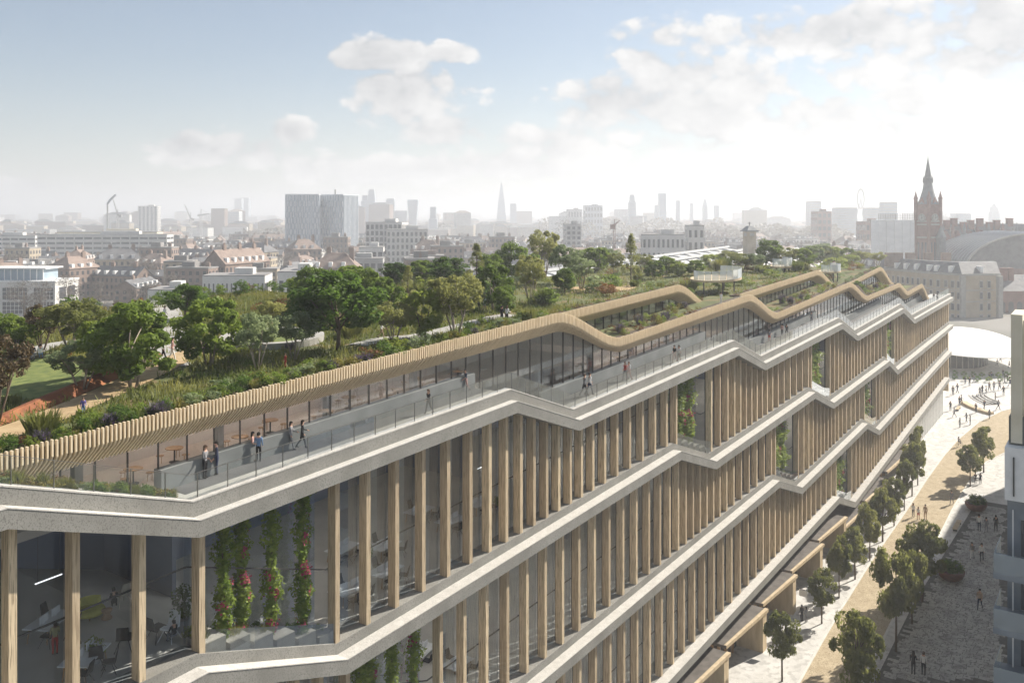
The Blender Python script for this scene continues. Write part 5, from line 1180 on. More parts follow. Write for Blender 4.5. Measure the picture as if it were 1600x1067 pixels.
# cyclist
a, d, z = ray_plane(1499, 698, GH); c = Vector(W(a, d, GH + .03)); R = thing('bicycle', 'dark bicycle ridden across the pale paving', 'bicycle', c)
ux, uy = math.cos(ANG - 0.5), math.sin(ANG - 0.5)
def bp(x, z_): return (c.x + ux * x, c.y + uy * x, c.z + z_)
for x in (-.55, .55):
    q = MB(); q.tube([bp(x + .36 * math.cos(t), .38 + .36 * math.sin(t)) for t in np.linspace(0, 2 * math.pi, 19)], .022, 5); w_ = q.build('wheel', 'black', R)
    q = MB()
    for t in np.linspace(0, math.pi, 7)[:-1]: q.tube([bp(x + .34 * math.cos(t), .38 + .34 * math.sin(t)), bp(x - .34 * math.cos(t), .38 - .34 * math.sin(t))], .005, 3)
    q.build('spokes', 'rail', R)
q = MB()
for p0, p1 in (((-.55, .38), (-.12, .38)), ((-.12, .38), (-.22, .9)), ((-.22, .85), (.38, .9)), ((-.12, .38), (.36, .8)), ((.36, .95), (.55, .38)), ((-.55, .38), (-.22, .85))): q.tube([bp(*p0), bp(*p1)], .022, 5)
q.build('frame', 'black', R); q = MB(); q.tube([bp(-.32, .95), bp(-.08, .95)], [.06, .03], 5); q.build('saddle', 'black', R); q = MB(); q.tube([bp(.36, .95), bp(.40, 1.05), bp(.3, 1.08)], .02, 5); q.build('handlebar', 'black', R)
person('sit', (c.x - ux * .2, c.y - uy * .2, c.z + .55), 1.75, ANG - 0.5 - R90, S1, 'cloth_grey', 'cloth_black', 'hair_dark', 'cyclist in grey riding on the plaza')
# sign blades on the shopfronts
for i, a in enumerate((93.2, 103.0, 113.2, 123.7)):
    R = thing('blade_sign', 'small white blade sign projecting beside a shopfront pier', 'sign', W(a, 33.2, GH + 2.2), 'shop blade signs'); q = MB(); q.lbox(a - .05, a + .05, 32.1, 33.0, GH + 2.0, GH + 2.7); q.build('board', 'white', R); q = MB(); q.lbox(a - .02, a + .02, 32.3, 33.5, GH + 2.72, GH + 2.78); q.build('bracket', 'dark_metal', R)

# ================================================================== building on the right of the street
R = thing('apartment_building', 'cream and grey apartment building with glass balconies at the right edge', 'building', W(70, 0, GH))
q = MB(); q.lbox(64.2, 76, -22, 7.0, GH, -9.6); q.build('wall', 'cream', R); q = MB(); q.lbox(76.01, 192, -22, 6.9, GH, -17.5); q.build('rear_wing', 'cream', R)
q = MB(); q.lbox(63.7, 66, 6.55, 7.18, -17.2, -9.2); q.build('corner_pier', 'cream', R)
q = MB(); q.lbox(63.75, 66.5, 6.2, 7.30, -17.3, -15.6); q.build('panel', 'panel_green', R)
q = MB(); q.lbox(63.0, 70, 5.0, 7.44, -20.6, -17.35); q.build('parapet', 'white', R)
q = MB(); q.lbox(62.9, 63.0, 6.9, 6.98, -20.3, -17.9); q.build('downpipe', 'dark_metal', R)
q = MB(); q.lbox(63.6, 64.1, -10, 7.36, GH, -20.65); q.build('end_wall', 'balcony_grey', R)
for i, h in enumerate((-24.2, -27.5, -31.0, -34.5)):
    q = MB(); q.lbox(60.4, 63.58, 4.5, 7.74, h - .35, h); b_ = q.build('balcony', 'balcony_grey', R)
    q = MB(); q.lbox(60.40, 60.43, 4.5, 7.72, h + .002, h + 1.15); q.build('guard', 'glass_balcony', b_); q = MB(); q.lbox(60.45, 63.5, 7.69, 7.72, h + .002, h + 1.15); q.build('guard', 'glass_balcony', b_)
    q = MB(); q.lbox(63.3, 63.5, 7.0, 7.06, h, h + 2.9); q.build('drainpipe', 'white', R)
    q = MB(); q.lbox(63.50, 63.59, 4.6, 6.6, h + .1, h + 2.3); q.build('window', 'window_dark', R)

# ================================================================== landmarks of the city
def ctr(px, Y): return ((px - CX) / FOC * Y, Y)
def zat(py, Y): return ZC + (HY - py) / FOC * Y
GZ = PLATEAU
def rot(px_, py_, cx_, cy_, t): return (cx_ + px_ * math.cos(t) - py_ * math.sin(t), cy_ + px_ * math.sin(t) + py_ * math.cos(t))
def obox(mb, cx_, cy_, w, dpt, z0, z1, t=0.0, m=0, taper=1.0):
    P = [(-w / 2, -dpt / 2), (w / 2, -dpt / 2), (w / 2, dpt / 2), (-w / 2, dpt / 2)]
    mb.hexa([(*rot(x, y, cx_, cy_, t), z0) for x, y in P] + [(*rot(x * taper, y * taper, cx_, cy_, t), z1) for x, y in P], m)
def windows_on(mb, cx_, cy_, w, dpt, z0, z1, t, cols, rows_, fw=0.55, fh=0.6, sides=('s', 'w', 'e'), proud=0.06):
    for side in sides:
        L_ = w if side == 's' else dpt; nc = cols if side == 's' else max(1, int(round(cols * dpt / w)))
        for i in range(nc):
            for j in range(rows_):
                u = -L_ / 2 + (i + .5) * L_ / nc; v = z0 + (j + .5) * (z1 - z0) / rows_; hw, hh = L_ / nc * fw / 2, (z1 - z0) / rows_ * fh / 2
                if side == 's': c_ = [(u - hw, -dpt / 2 - proud), (u + hw, -dpt / 2 - proud), (u + hw, -dpt / 2 + .1), (u - hw, -dpt / 2 + .1)]
                elif side == 'w': c_ = [(-w / 2 - proud, u - hw), (-w / 2 + .1, u - hw), (-w / 2 + .1, u + hw), (-w / 2 - proud, u + hw)]
                else: c_ = [(w / 2 - .1, u - hw), (w / 2 + proud, u - hw), (w / 2 + proud, u + hw), (w / 2 - .1, u + hw)]
                mb.hexa([(*rot(x, y, cx_, cy_, t), v - hh) for x, y in c_] + [(*rot(x, y, cx_, cy_, t), v + hh) for x, y in c_])
def block(name, lab, x0, x1, ytop, Y, mt, cols, rows_, dpt=16, t=0.0, roof='roof_flat', wm_='window_dark', zb=None, cat='building', group=None, fw=.6, fh=.55, plant=True):
    cx_, cy_ = ctr((x0 + x1) / 2, Y + dpt / 2); w = (x1 - x0) / FOC * Y; z1 = zat(ytop, Y); z0 = GZ if zb is None else zb
    R = thing(name, lab, cat, (cx_, cy_, z0), group); q = MB(); obox(q, cx_, cy_, w, dpt, z0 - .3, z1 - .4, t); q.build('wall', mt, R)
    q = MB(); obox(q, cx_, cy_, w * 1.004, dpt * 1.004, z1 - .398, z1, t); q.build('roof', roof, R)
    if plant: q = MB(); obox(q, cx_ + w * .12, cy_, w * .3, dpt * .4, z1 + .002, z1 + 2.2, t); q.build('plant_room', mt, R)
    if cols: q = MB(); windows_on(q, cx_, cy_, w, dpt, z0 + 1, z1 - 1.2, t, cols, rows_, fw, fh); tag(q.build('windows', wm_, R, fix=False), kind='stuff')
    return R
# white building at the left edge, windows one by one
Y = 330; x0, x1 = ctr(-70, Y)[0], ctr(86, Y)[0]; zt = zat(441, Y); R = thing('white_building', 'white flat roofed building with large gridded windows at the left edge', 'building', (0.5 * (x0 + x1), Y + 8, GZ))
q = MB(); q.box(x0, x1, Y, Y + 18, GZ - .3, zt); q.build('wall', 'render_white', R)
q = MB(); q.box(x0 - .2, x1 + .2, Y - .2, Y + 18.2, zt + .003, zt + .5); q.build('parapet', 'white', R)
q = MB(); q.box(x0 + 4, x1 - 6.5, Y + 4, Y + 15, zt + .503, zt + 4.6); pz = q.build('penthouse', 'glass_block', R); q = MB(); q.box(x0 + 3, x1 - 5, Y + 3, Y + 16, zt + 4.603, zt + 5.1); q.build('roof', 'white', pz)
for xx in np.arange(x0 + 4, x1 - 6, 2.4): q = MB(); q.box(xx - .15, xx + .15, Y + 3.7, Y + 3.95, zt + .5, zt + 4.6); q.build('mullion', 'white', R)
for j, zz in enumerate((zt - 6.4, zt - 11.6)):
    for (a0_, a1_) in ((-60, -45), (-38, -4), (4, 42), (53, 83)):
        u0, u1 = ctr(a0_, Y)[0], ctr(a1_, Y)[0]; q = MB(); q.box(u0, u1, Y - .05, Y + .2, zz, zz + 4.3); wn = q.build('window', 'window_dark', R)
        q = MB()
        for k_ in range(1, 6): q.box(u0 + (u1 - u0) * k_ / 6 - .06, u0 + (u1 - u0) * k_ / 6 + .06, Y - .12, Y - .06, zz, zz + 4.3)
        for k_ in range(1, 3): q.box(u0, u1, Y - .14, Y - .125, zz + 4.3 * k_ / 3 - .06, zz + 4.3 * k_ / 3 + .06)
        q.build('glazing_bars', 'white', wn)
    for yy in (Y + 3, Y + 10): q = MB(); q.box(x1 - .1, x1 + .05, yy, yy + 5, zz, zz + 4.3); q.build('window', 'window_dark', R)
block('slab_block', 'long white slab block with ribbon windows on the left', 66, 266, 366, 640, 'render_white', 14, 6, 14, 0.03, fw=.86, fh=.42)
block('slab_block', 'white slab block partly cut off by the left edge', -40, 62, 368, 660, 'render_white', 8, 6, 14, 0.03, fw=.86, fh=.42)
block('slab_block', 'cream slab block rising behind the long white slab', 96, 250, 362, 720, 'cream', 12, 7, 14, 0.03, fw=.8, fh=.42)
block('residential_tower', 'pale residential tower with vertical stripes left of the cranes', 219, 248, 322, 1500, 'render_white', 5, 14, 30, 0.2, fw=.5, fh=.8)
block('white_office', 'white stepped office complex with tall windows right of the glass twin block', 604, 668, 358, 590, 'render_white', 9, 6, 26, 0.12, fw=.5, fh=.62)
block('white_office', 'white office wing with curved glass top beside the stepped complex', 576, 634, 347, 610, 'render_white', 8, 7, 20, -0.1, fw=.6, fh=.7)
block('white_office', 'small white building with balconies below the glass twin block', 562, 600, 386, 470, 'render_white', 4, 3, 16, 0.1, fw=.7, fh=.5)
block('brick_block', 'red brick block beside the white stepped complex', 640, 694, 399, 440, 'brick', 6, 3, 14, 0.08)
block('white_terrace', 'white terrace with many windows left of the train sheds', 1002, 1068, 366, 420, 'render_white', 9, 4, 14, -0.1, fw=.45, fh=.6)
block('white_terrace', 'narrow white house with stepped top right of the white terrace', 1072, 1098, 352, 430, 'render_white', 3, 5, 14, -0.1, fw=.45, fh=.6)
block('brown_slab', 'brown tower block behind the orange crane', 882, 906, 350, 640, 'grey_wall', 3, 8, 14, 0.1)
block('red_block', 'red brick flat block right of the winter trees', 1272, 1294, 330, 900, 'red_brick', 3, 6, 20, 0)
block('red_block', 'low red brick block beside the white wrapped scaffold', 1345, 1372, 346, 700, 'red_brick', 4, 4, 20, 0)
block('flat_white', 'white flat roofed building with two dark windows behind the back hedge', 440, 500, 424, 300, 'render_white', 5, 2, 22, 0.12, fw=.55, fh=.5)
block('flat_white', 'long low white building behind the back hedge on the left', 325, 420, 430, 310, 'render_white', 14, 2, 16, 0.1, fw=.35, fh=.5)
block('flat_white', 'low pale building behind the dark round roof tree', 242, 300, 452, 300, 'render_white', 6, 2, 16, 0.1, fw=.6, fh=.4)
block('flat_grey', 'grey flat roofed building with balconies left of the dark roof trees', 520, 600, 404, 420, 'grey_wall', 8, 3, 18, 0.1, fw=.7, fh=.5)
# glass twin block with vertical fins
R = thing('glass_block', 'pale blue glass twin block with vertical fins and wavy sides', 'building', (*ctr(503, 740), GZ)); Y = 720; zt = zat(305, Y)
for nm_, (xa, xb, tt_, dy) in dict(l=(449, 500, .12, 0), r=(501, 553, -.42, 10)).items():
    cx_, cy_ = ctr((xa + xb) / 2, Y + dy + 12); w = (xb - xa) / FOC * Y; q = MB(); obox(q, cx_, cy_, w, 22, GZ - .3, zt, tt_); q.build('tower', 'glass_block', R)
    q = MB()
    for i in range(18):
        for j in range(11):
            u = -w / 2 + (i + .5) * w / 18 + (0.35 if (i * 7 + j * 3) % 5 < 2 else -.2); x_, y_ = rot(u, -11.25, cx_, cy_, tt_); z_ = GZ + 3 + j * (zt - GZ - 3) / 11
            obox(q, x_, y_, .45, .5, z_ + .15, z_ + (zt - GZ - 3) / 11 - .15, tt_)
    for i in range(12):
        x_, y_ = rot(w / 2 + .2, -11 + (i + .5) * 22 / 12, cx_, cy_, tt_); obox(q, x_, y_, .5, .4, GZ + 2, zt - .3, tt_); x_, y_ = rot(-w / 2 - .2, -11 + (i + .5) * 22 / 12, cx_, cy_, tt_); obox(q, x_, y_, .5, .4, GZ + 2, zt - .3, tt_)
    tag(q.build('fins', 'fin_white', R, fix=False), kind='stuff')
    q = MB(); obox(q, cx_, cy_, w + .4, 22.4, zt + .003, zt + .9, tt_); q.build('parapet', 'fin_white', R)
q = MB(); cx_, cy_ = ctr(524, Y + 14); obox(q, cx_, cy_, 1.2, 1.2, zt + .9, zt + 5, 0); q.build('flue', 'grey_wall', R)
# skyline towers
def tower(lab, x0, x1, yt, Y, prof, mt='tower_grey', name='tower', n=4, cat='tower'):
    Y = Y * .70
    cx_, cy_ = ctr((x0 + x1) / 2, Y); w = (x1 - x0) / FOC * Y; z1 = zat(yt, Y); H = z1 - GZ; R = thing(name, lab, cat, (cx_, cy_, GZ)); q = MB()
    q.rings([[(cx_ + w * (k_ if isinstance(k_, (int, float)) else k_[0]) * .5 * (1.414 if n == 4 else 1) * math.cos(t), cy_ + w * (k_ if isinstance(k_, (int, float)) else k_[0]) * .5 * math.sin(t) * (1.414 if n == 4 else 1), GZ - .5 + H * f) for t in [2 * math.pi * (i + .5) / n for i in range(n)]] for f, k_ in prof]); q.build('shaft', mt, R)
    q = MB()
    if n == 4:
        for j in range(1, 14):
            f = j / 14; kk = float(np.interp(f, [p_[0] for p_ in prof], [p_[1] for p_ in prof])); obox(q, cx_, cy_, w * kk * 1.02, w * kk * 1.02, GZ + H * f - H * .012, GZ + H * f + H * .012)
        tag(q.build('floor_lines', 'tower_blue' if mt != 'tower_blue' else 'tower_grey', R, fix=False), kind='stuff')
    return R
BX = [(0, 1), (1, 1)]
tower('pointed glass shard tower tapering to a splinter on the skyline', 775, 792, 284, 3400, [(0, 1), (.55, .62), (.93, .14), (1.0, .03)], 'tower_blue')
tower('pale slab tower just right of the pointed shard tower', 797, 807, 318, 3300, BX)
tower('curved bulging glass tower behind the glass twin block', 551, 563, 308, 2600, [(0, .8), (.4, 1), (.75, .85), (.95, .4), (1, .1)], 'tower_blue', n=12)
tower('stepped dark tower first right of the glass twin block', 565, 576, 305, 2700, [(0, 1), (.85, 1), (.86, .7), (1, .7)])
tower('tallest slanted tower of the city cluster', 574, 588, 296, 2700, [(0, 1.1), (.6, .95), (1, .6)])
tower('square grey tower in the city cluster gap', 590, 602, 322, 2700, BX)
tower('dark square tower standing apart in the city cluster', 604, 617, 310, 2700, [(0, 1), (.93, 1), (1, .85)])
tower('low wide tower left of the flaring tower', 618, 636, 329, 2700, BX)
tower('flaring tower that widens towards its curved top', 638, 653, 312, 2700, [(0, .7), (.5, .82), (.85, 1.05), (.95, 1.1), (1, 1.0)], 'tower_blue')
tower('short dark stepped tower right of the flaring tower', 672, 682, 323, 2300, [(0, 1.3), (.6, 1.3), (.61, .9), (1, .9)])
tower('grey twin towers far off left of the glass block', 368, 379, 310, 4200, BX); tower('taller slab tower beside the far grey twin tower', 377, 390, 309, 4300, BX)
tower('low far tower between crane and twin towers', 345, 355, 328, 4200, BX); tower('pale white block before the far twin towers', 358, 376, 330, 2600, BX, 'render_white')
tower('lattice topped tower above the wooded ridge', 982, 993, 304, 2400, [(0, 1), (.8, 1), (.85, .7), (1, .55)])
tower('blue glass tower above the wooded ridge', 1029, 1040, 302, 2500, BX, 'tower_blue'); tower('short pale tower left of the blue glass tower', 1023, 1031, 320, 2600, BX)
tower('pale tower right of the blue glass tower', 1056, 1062, 313, 2700, BX); tower('thin pale tower under the hazy crane', 1078, 1083, 317, 2900, BX); tower('pale domed tower under the second hazy crane', 1098, 1105, 311, 2700, [(0, 1), (.8, 1), (1, .2)])
tower('squat pale tower at the end of the ridge', 1116, 1123, 321, 2700, BX)
block('ridge_block', 'dark boxy block on the wooded ridge', 912, 940, 321, 1500, 'tower_grey', 6, 5, 40, 0, fw=.7); block('ridge_block', 'low pale block left of the dark boxy ridge block', 886, 908, 327, 1500, 'grey_wall', 5, 3, 40, 0)
tower('slender tower with a stepped crown in the white glare', 1547, 1559, 317, 2200, [(0, 1), (.72, 1), (.73, .8), (.88, .75), (.9, .45), (1, .08)])
tower('low wide block in the glare right of the clock tower', 1490, 1512, 333, 1800, BX); tower('hazy block behind the white wrapped scaffold', 1378, 1398, 315, 1700, BX, 'grey_wall')
tower('wide hazy block left of the big wheel', 1305, 1334, 324, 1800, BX, 'grey_wall'); tower('hazy rounded block far left of the big wheel', 1262, 1280, 314, 2200, BX, 'grey_wall')
tower('hazy wide ministry block right of the big wheel', 1352, 1372, 324, 1800, BX, 'grey_wall')
# observation wheel
Y = 1650; cx_, cy_ = ctr(1345, Y); zc = zat(311, Y); r_ = 12.5 / FOC * Y; R = thing('observation_wheel', 'big white observation wheel standing hazy on the skyline', 'wheel', (cx_, cy_, GZ)); t_ = 0.8
def wp(r, a_, o=0): return (cx_ + r * math.cos(a_) * math.cos(t_) - o * math.sin(t_), cy_ + r * math.cos(a_) * math.sin(t_) + o * math.cos(t_), zc + r * 1.15 * math.sin(a_))
q = MB(); q.tube([wp(r_, a_) for a_ in np.linspace(0, 2 * math.pi, 41)], 1.0, 5); q.build('rim', 'dark_metal', R)
q = MB()
for a_ in np.linspace(0, math.pi, 13)[:-1]: q.tube([wp(r_, a_), wp(-r_, a_)], .22, 3)
q.build('spokes', 'grey_wall', R)
for a_ in np.linspace(0, 2 * math.pi, 29)[:-1]: q = MB(); p_ = wp(r_ * 1.09, a_); q.box(p_[0] - 1.2, p_[0] + 1.2, p_[1] - 1.2, p_[1] + 1.2, p_[2] - .9, p_[2] + .9); q.build('capsule', 'grey_wall', R, fix=False)
for s_ in (-1, 1): q = MB(); q.tube([(cx_ + s_ * 12, cy_ + 12, GZ), (cx_, cy_, zc)], .9, 5); q.build('leg', 'tower_grey', R)
# cranes
def crane(lab, px, yt, Y, jl, ang, tilt, mt='grey_wall'):
    cx_, cy_ = ctr(px, Y); z1 = zat(yt, Y); R = thing('tower_crane', lab, 'crane', (cx_, cy_, GZ)); s_ = Y / 900
    q = MB()
    for ox in (-.9, .9):
        for oy in (-.9, .9): q.tube([(cx_ + ox * s_, cy_ + oy * s_, GZ), (cx_ + ox * s_, cy_ + oy * s_, z1)], .22 * s_, 3)
    for k_ in range(14): z_ = GZ + (z1 - GZ) * k_ / 14; z2 = GZ + (z1 - GZ) * (k_ + 1) / 14; q.tube([(cx_ - .9 * s_, cy_ - .9 * s_, z_), (cx_ + .9 * s_, cy_ - .9 * s_, z2)], .15 * s_, 3)
    q.build('mast', mt, R); q = MB(); e_ = (cx_ + jl * math.cos(ang), cy_ + jl * math.sin(ang), z1 + tilt)
    q.tube([(cx_, cy_, z1), e_], [.9 * s_, .4 * s_], 4); q.tube([(cx_, cy_, z1), (cx_ - jl * .3 * math.cos(ang), cy_ - jl * .3 * math.sin(ang), z1 + .5)], .7 * s_, 4); q.build('jib', mt, R)
    q = MB(); q.tube([(cx_, cy_, z1), (cx_, cy_, z1 + 6 * s_)], .4 * s_, 4); q.tube([(cx_, cy_, z1 + 6 * s_), e_], .12 * s_, 3); q.build('tie', mt, R); q = MB(); q.box(cx_ - jl * .3 * math.cos(ang) - 1.5, cx_ - jl * .3 * math.cos(ang) + 1.5, cy_ - 1, cy_ + 1, z1 - 2.5, z1 + .4); q.build('counterweight', mt, R)
crane('lattice crane beside the bent mast on the left skyline', 184, 336, 1000, 14, math.pi * .75, 18); crane('luffing crane left of the far twin towers', 298, 342, 1400, 16, math.pi * .8, 22)
crane('small crane mast right of the luffing crane', 314, 336, 1500, 14, 0, 2); crane('orange crane mast rising among the central rooftops', 960, 352, 560, 4, .5, 3, 'corten'); crane('thin hazy crane left of the domed pale tower', 1069, 318, 2800, 20, 1.0, 26); crane('thin hazy crane right of the domed pale tower', 1101, 306, 2900, 20, 1.0, 22)
cx_, cy_ = ctr(168, 900); R = thing('bent_mast', 'tall slim mast with a bent arm on the left skyline', 'mast', (cx_, cy_, GZ)); q = MB(); q.tube([(cx_, cy_, GZ), (cx_, cy_, zat(318, 900))], .8, 6); q.build('pole', 'grey_wall', R); q = MB(); q.tube([(cx_ - .2, cy_, zat(319, 900)), (cx_ + 3, cy_, zat(312, 900)), (cx_ + 8.5, cy_, zat(304, 900))], [1.1, 1.3, 1.0], 6); q.build('arm', 'tower_grey', R)
# gothic clock tower
Y = 430; cx_, cy_ = ctr(1450, Y); t_ = 0.42; u_ = Y / FOC; R = thing('clock_tower', 'red brick gothic clock tower with a tall grey spire', 'clock tower', (cx_, cy_, GZ)); w = 7.6
zs = zat(318, Y)
q = MB(); obox(q, cx_, cy_, w, w, GZ - .3, zs, t_); q.build('shaft', 'red_brick', R)
for zz in (zat(330, Y) - 5.2, zat(372, Y), zat(352, Y)): q = MB(); obox(q, cx_, cy_, w * 1.06, w * 1.06, zz, zz + .7, t_); q.build('string_course', 'stone_light', R)
for sx in (-1, 1):
    for sy in (-1, 1):
        x_, y_ = rot(sx * w * .5, sy * w * .5, cx_, cy_, t_); q = MB(); q.lathe([(0.95, 0), (0.95, zs - zat(400, Y) + 2), (1.15, zs - zat(400, Y) + 2.3), (.95, zs - zat(400, Y) + 2.9), (.75, zs - zat(400, Y) + 3.2), (.06, zs - zat(400, Y) + 6.0)], 8, (x_, y_, zat(400, Y)), 0); q.build('turret', 'red_brick', R)
for k_ in range(4):
    an = t_ + k_ * math.pi / 2; nx_, ny_ = math.sin(an), -math.cos(an); tx_, ty_ = math.cos(an), math.sin(an)
    def fp(u, v, o): return (cx_ + tx_ * u + nx_ * (w / 2 + o), cy_ + ty_ * u + ny_ * (w / 2 + o), v)
    zcl = zat(341, Y)
    q = MB(); q.rings([[fp(2.1 * math.cos(a_), zcl + 2.1 * math.sin(a_), o) for a_ in np.linspace(0, 2 * math.pi, 25)[:-1]] for o in (.1, .35)]); cl = q.build('clock_face', 'stone_light', R)
    q = MB(); q.rings([[fp(r2 * math.cos(a_), zcl + r2 * math.sin(a_), o) for r2, o in ((1.6, .36), (1.6, .42), (1.75, .42), (1.75, .36))] for a_ in np.linspace(0, 2 * math.pi, 25)]); q.build('dial_ring', 'dark_metal', cl)
    q = MB(); q.face([fp(-.15, zcl - .3, .45), fp(.15, zcl - .3, .45), fp(.08, zcl + 1.9, .45), fp(-.08, zcl + 1.9, .45)]); q.face([fp(-.3, zcl - .15, .48), fp(1.2, zcl + .5, .48), fp(1.1, zcl + .7, .48), fp(-.3, zcl + .15, .48)]); q.build('hands', 'dark_metal', cl)
    zg = zs; q = MB(); P_ = [(-2.7, zg - 2.0), (2.7, zg - 2.0), (0, zg + 2.8)]; q.rings([[fp(u, v, o) for u, v in P_] for o in (-1.2, .45)]); q.build('gable', 'red_brick', R)
    for u in (-2.1, 0, 2.1): q = MB(); q.hexa([fp(u - .45, zat(400, Y) - 6, .02), fp(u + .45, zat(400, Y) - 6, .02), fp(u + .45, zat(400, Y) - 6, .2), fp(u - .45, zat(400, Y) - 6, .2), fp(u - .45, zat(372, Y) - 2, .02), fp(u + .45, zat(372, Y) - 2, .02), fp(u + .45, zat(372, Y) - 2, .2), fp(u - .45, zat(372, Y) - 2, .2)]); q.build('lancet_window', 'window_dark', R)
q = MB(); q.rings([[(*rot(r2 * math.cos(a_), r2 * math.sin(a_), cx_, cy_, t_), z_) for a_ in [math.pi / 4 + i * math.pi / 4 for i in range(8)]] for r2, z_ in ((w * .66, zs - .5), (w * .50, zat(312, Y)), (w * .33, zat(298, Y)), (w * .24, zat(285, Y)))]); q.build('spire_base', 'lead', R)
q = MB(); q.rings([[(*rot(r2 * math.cos(a_), r2 * math.sin(a_), cx_, cy_, t_), z_) for a_ in [math.pi / 4 + i * math.pi / 4 for i in range(8)]] for r2, z_ in ((w * .24, zat(285, Y)), (w * .24, zat(279, Y)), (w * .29, zat(278.5, Y)), (w * .21, zat(277, Y)), (.10, zat(246, Y)))]); q.build('spire', 'lead', R)
for k_ in range(8): a_ = t_ + k_ * math.pi / 4; q = MB(); q.lathe([(.3, 0), (.3, 1.9), (.05, 3.4)], 5, (cx_ + w * .27 * math.cos(a_), cy_ + w * .27 * math.sin(a_), zat(286, Y))); q.build('pinnacle', 'lead', R)
q = MB(); q.tube([(cx_, cy_, zat(248, Y)), (cx_, cy_, zat(243, Y))], .12, 4); q.build('finial', 'dark_metal', R)
q = MB(); x_, y_ = rot(2.0, -w * .75, cx_, cy_, t_); q.lathe([(2.2, 0), (2.2, zat(372, Y) - zat(410, Y)), (2.5, zat(371, Y) - zat(410, Y)), (.05, zat(352, Y) - zat(410, Y))], 8, (x_, y_, zat(410, Y))); q.build('side_turret', 'lead', R)
# scaffold wrapped in white sheeting
Y = 415; R = thing('wrapped_scaffold', 'scaffold wrapped in bright white sheeting beside the clock tower', 'scaffold', (*ctr(1401, Y), GZ)); x0, x1 = ctr(1373, Y)[0], ctr(1429, Y)[0]
q = MB()
for i in range(9):
    f0, f1 = i / 9, (i + 1) / 9; q.hexa([(x0 + (x1 - x0) * f0 + .03, Y + .25 * (i % 2), zat(410, Y)), (x0 + (x1 - x0) * f1 - .03, Y + .25 * (i % 2), zat(410, Y)), (x0 + (x1 - x0) * f1 - .03, Y + 9, zat(410, Y)), (x0 + (x1 - x0) * f0 + .03, Y + 9, zat(410, Y)), (x0 + (x1 - x0) * f0 + .03, Y + .25 * (i % 2), zat(344, Y)), (x0 + (x1 - x0) * f1 - .03, Y + .25 * (i % 2), zat(344, Y)), (x0 + (x1 - x0) * f1 - .03, Y + 9, zat(344, Y)), (x0 + (x1 - x0) * f0 + .03, Y + 9, zat(344, Y))])
q.build('sheeting', 'wrap', R)
q = MB(); q.box(x0 + .5, x1 - .5, Y + 1, Y + 8, GZ, zat(410.2, Y)); q.build('wall', 'brick', R)
q = MB()
for i in range(22): xx = x0 + (x1 - x0) * i / 21; q.tube([(xx, Y + .1, zat(344, Y)), (xx, Y + .1, zat(334, Y))], .10, 3)
for zz in (335, 338, 341): q.tube([(x0, Y + .1, zat(zz, Y)), (x1, Y + .1, zat(zz, Y))], .08, 3)
q.build('poles', 'dark_metal', R)
# hotel range with steep slate roofs and chimneys behind
Y = 450; R = thing('hotel_range', 'long red brick range with steep slate roof and many chimneys', 'building', (*ctr(1540, Y), GZ)); x0, x1 = ctr(1468, Y)[0], ctr(1660, Y)[0]
q = MB(); q.box(x0, x1, Y, Y + 16, GZ - .3, zat(378, Y)); q.build('wall', 'red_brick', R)
q = MB(); q.hexa([(x0 - .3, Y - .4, zat(377.9, Y)), (x1, Y - .4, zat(377.9, Y)), (x1, Y + 16.4, zat(377.9, Y)), (x0 - .3, Y + 16.4, zat(377.9, Y)), (x0 + 1, Y + 6, zat(350, Y)), (x1, Y + 6, zat(350, Y)), (x1, Y + 10, zat(350, Y)), (x0 + 1, Y + 10, zat(350, Y))]); q.build('roof', 'roof_slate', R)
for i, px in enumerate((1471, 1487, 1500, 1512, 1525, 1541, 1553, 1566, 1588)):
    xx = ctr(px, Y)[0]; q = MB(); q.box(xx - 1.3, xx + 1.3, Y + 3 + i % 3, Y + 5.5 + i % 3, zat(372, Y), zat(348 - (i % 3) * 3, Y)); q.box(xx - 1.6, xx + 1.6, Y + 2.8 + i % 3, Y + 5.7 + i % 3, zat(348 - (i % 3) * 3, Y), zat(347 - (i % 3) * 3, Y)); q.build('chimney', 'red_brick', R)
for i in range(14):
    xx = x0 + 4 + i * 3.2; q = MB(); zz = zat(370 - (i % 2) * 8, Y); q.box(xx - .5, xx + .5, Y + .7 + (i % 2) * 2.2, Y + 3.4 + (i % 2) * 2, zz, zz + 1.8); q.build('dormer', 'stone_light', R, fix=False)
q = MB()
for i in range(20):
    xx = x0 + 3 + i * 3.0; q.box(xx - .6, xx + .6, Y - .1, Y + .1, zat(392, Y), zat(382, Y))
tag(q.build('windows', 'window_dark', R, fix=False), kind='stuff')
for i, px in enumerate((1478, 1496, 1516, 1534, 1556, 1578)):
    xx = ctr(px, Y)[0]; q = MB(); P_ = [(-2.2, zat(384, Y)), (2.2, zat(384, Y)), (2.2, zat(372, Y)), (0, zat(360, Y)), (-2.2, zat(372, Y))]; q.rings([[(xx + u, Y + o, v) for u, v in P_] for o in (-.7, 3.0)]); q.build('gable', 'red_brick', R)
    q = MB(); q.lathe([(.75, 0), (.75, 6.5), (.95, 6.7), (.05, 10.5)], 7, (xx + 3.4, Y - .2, zat(380, Y))); q.build('turret', 'lead' if i % 2 else 'red_brick', R)
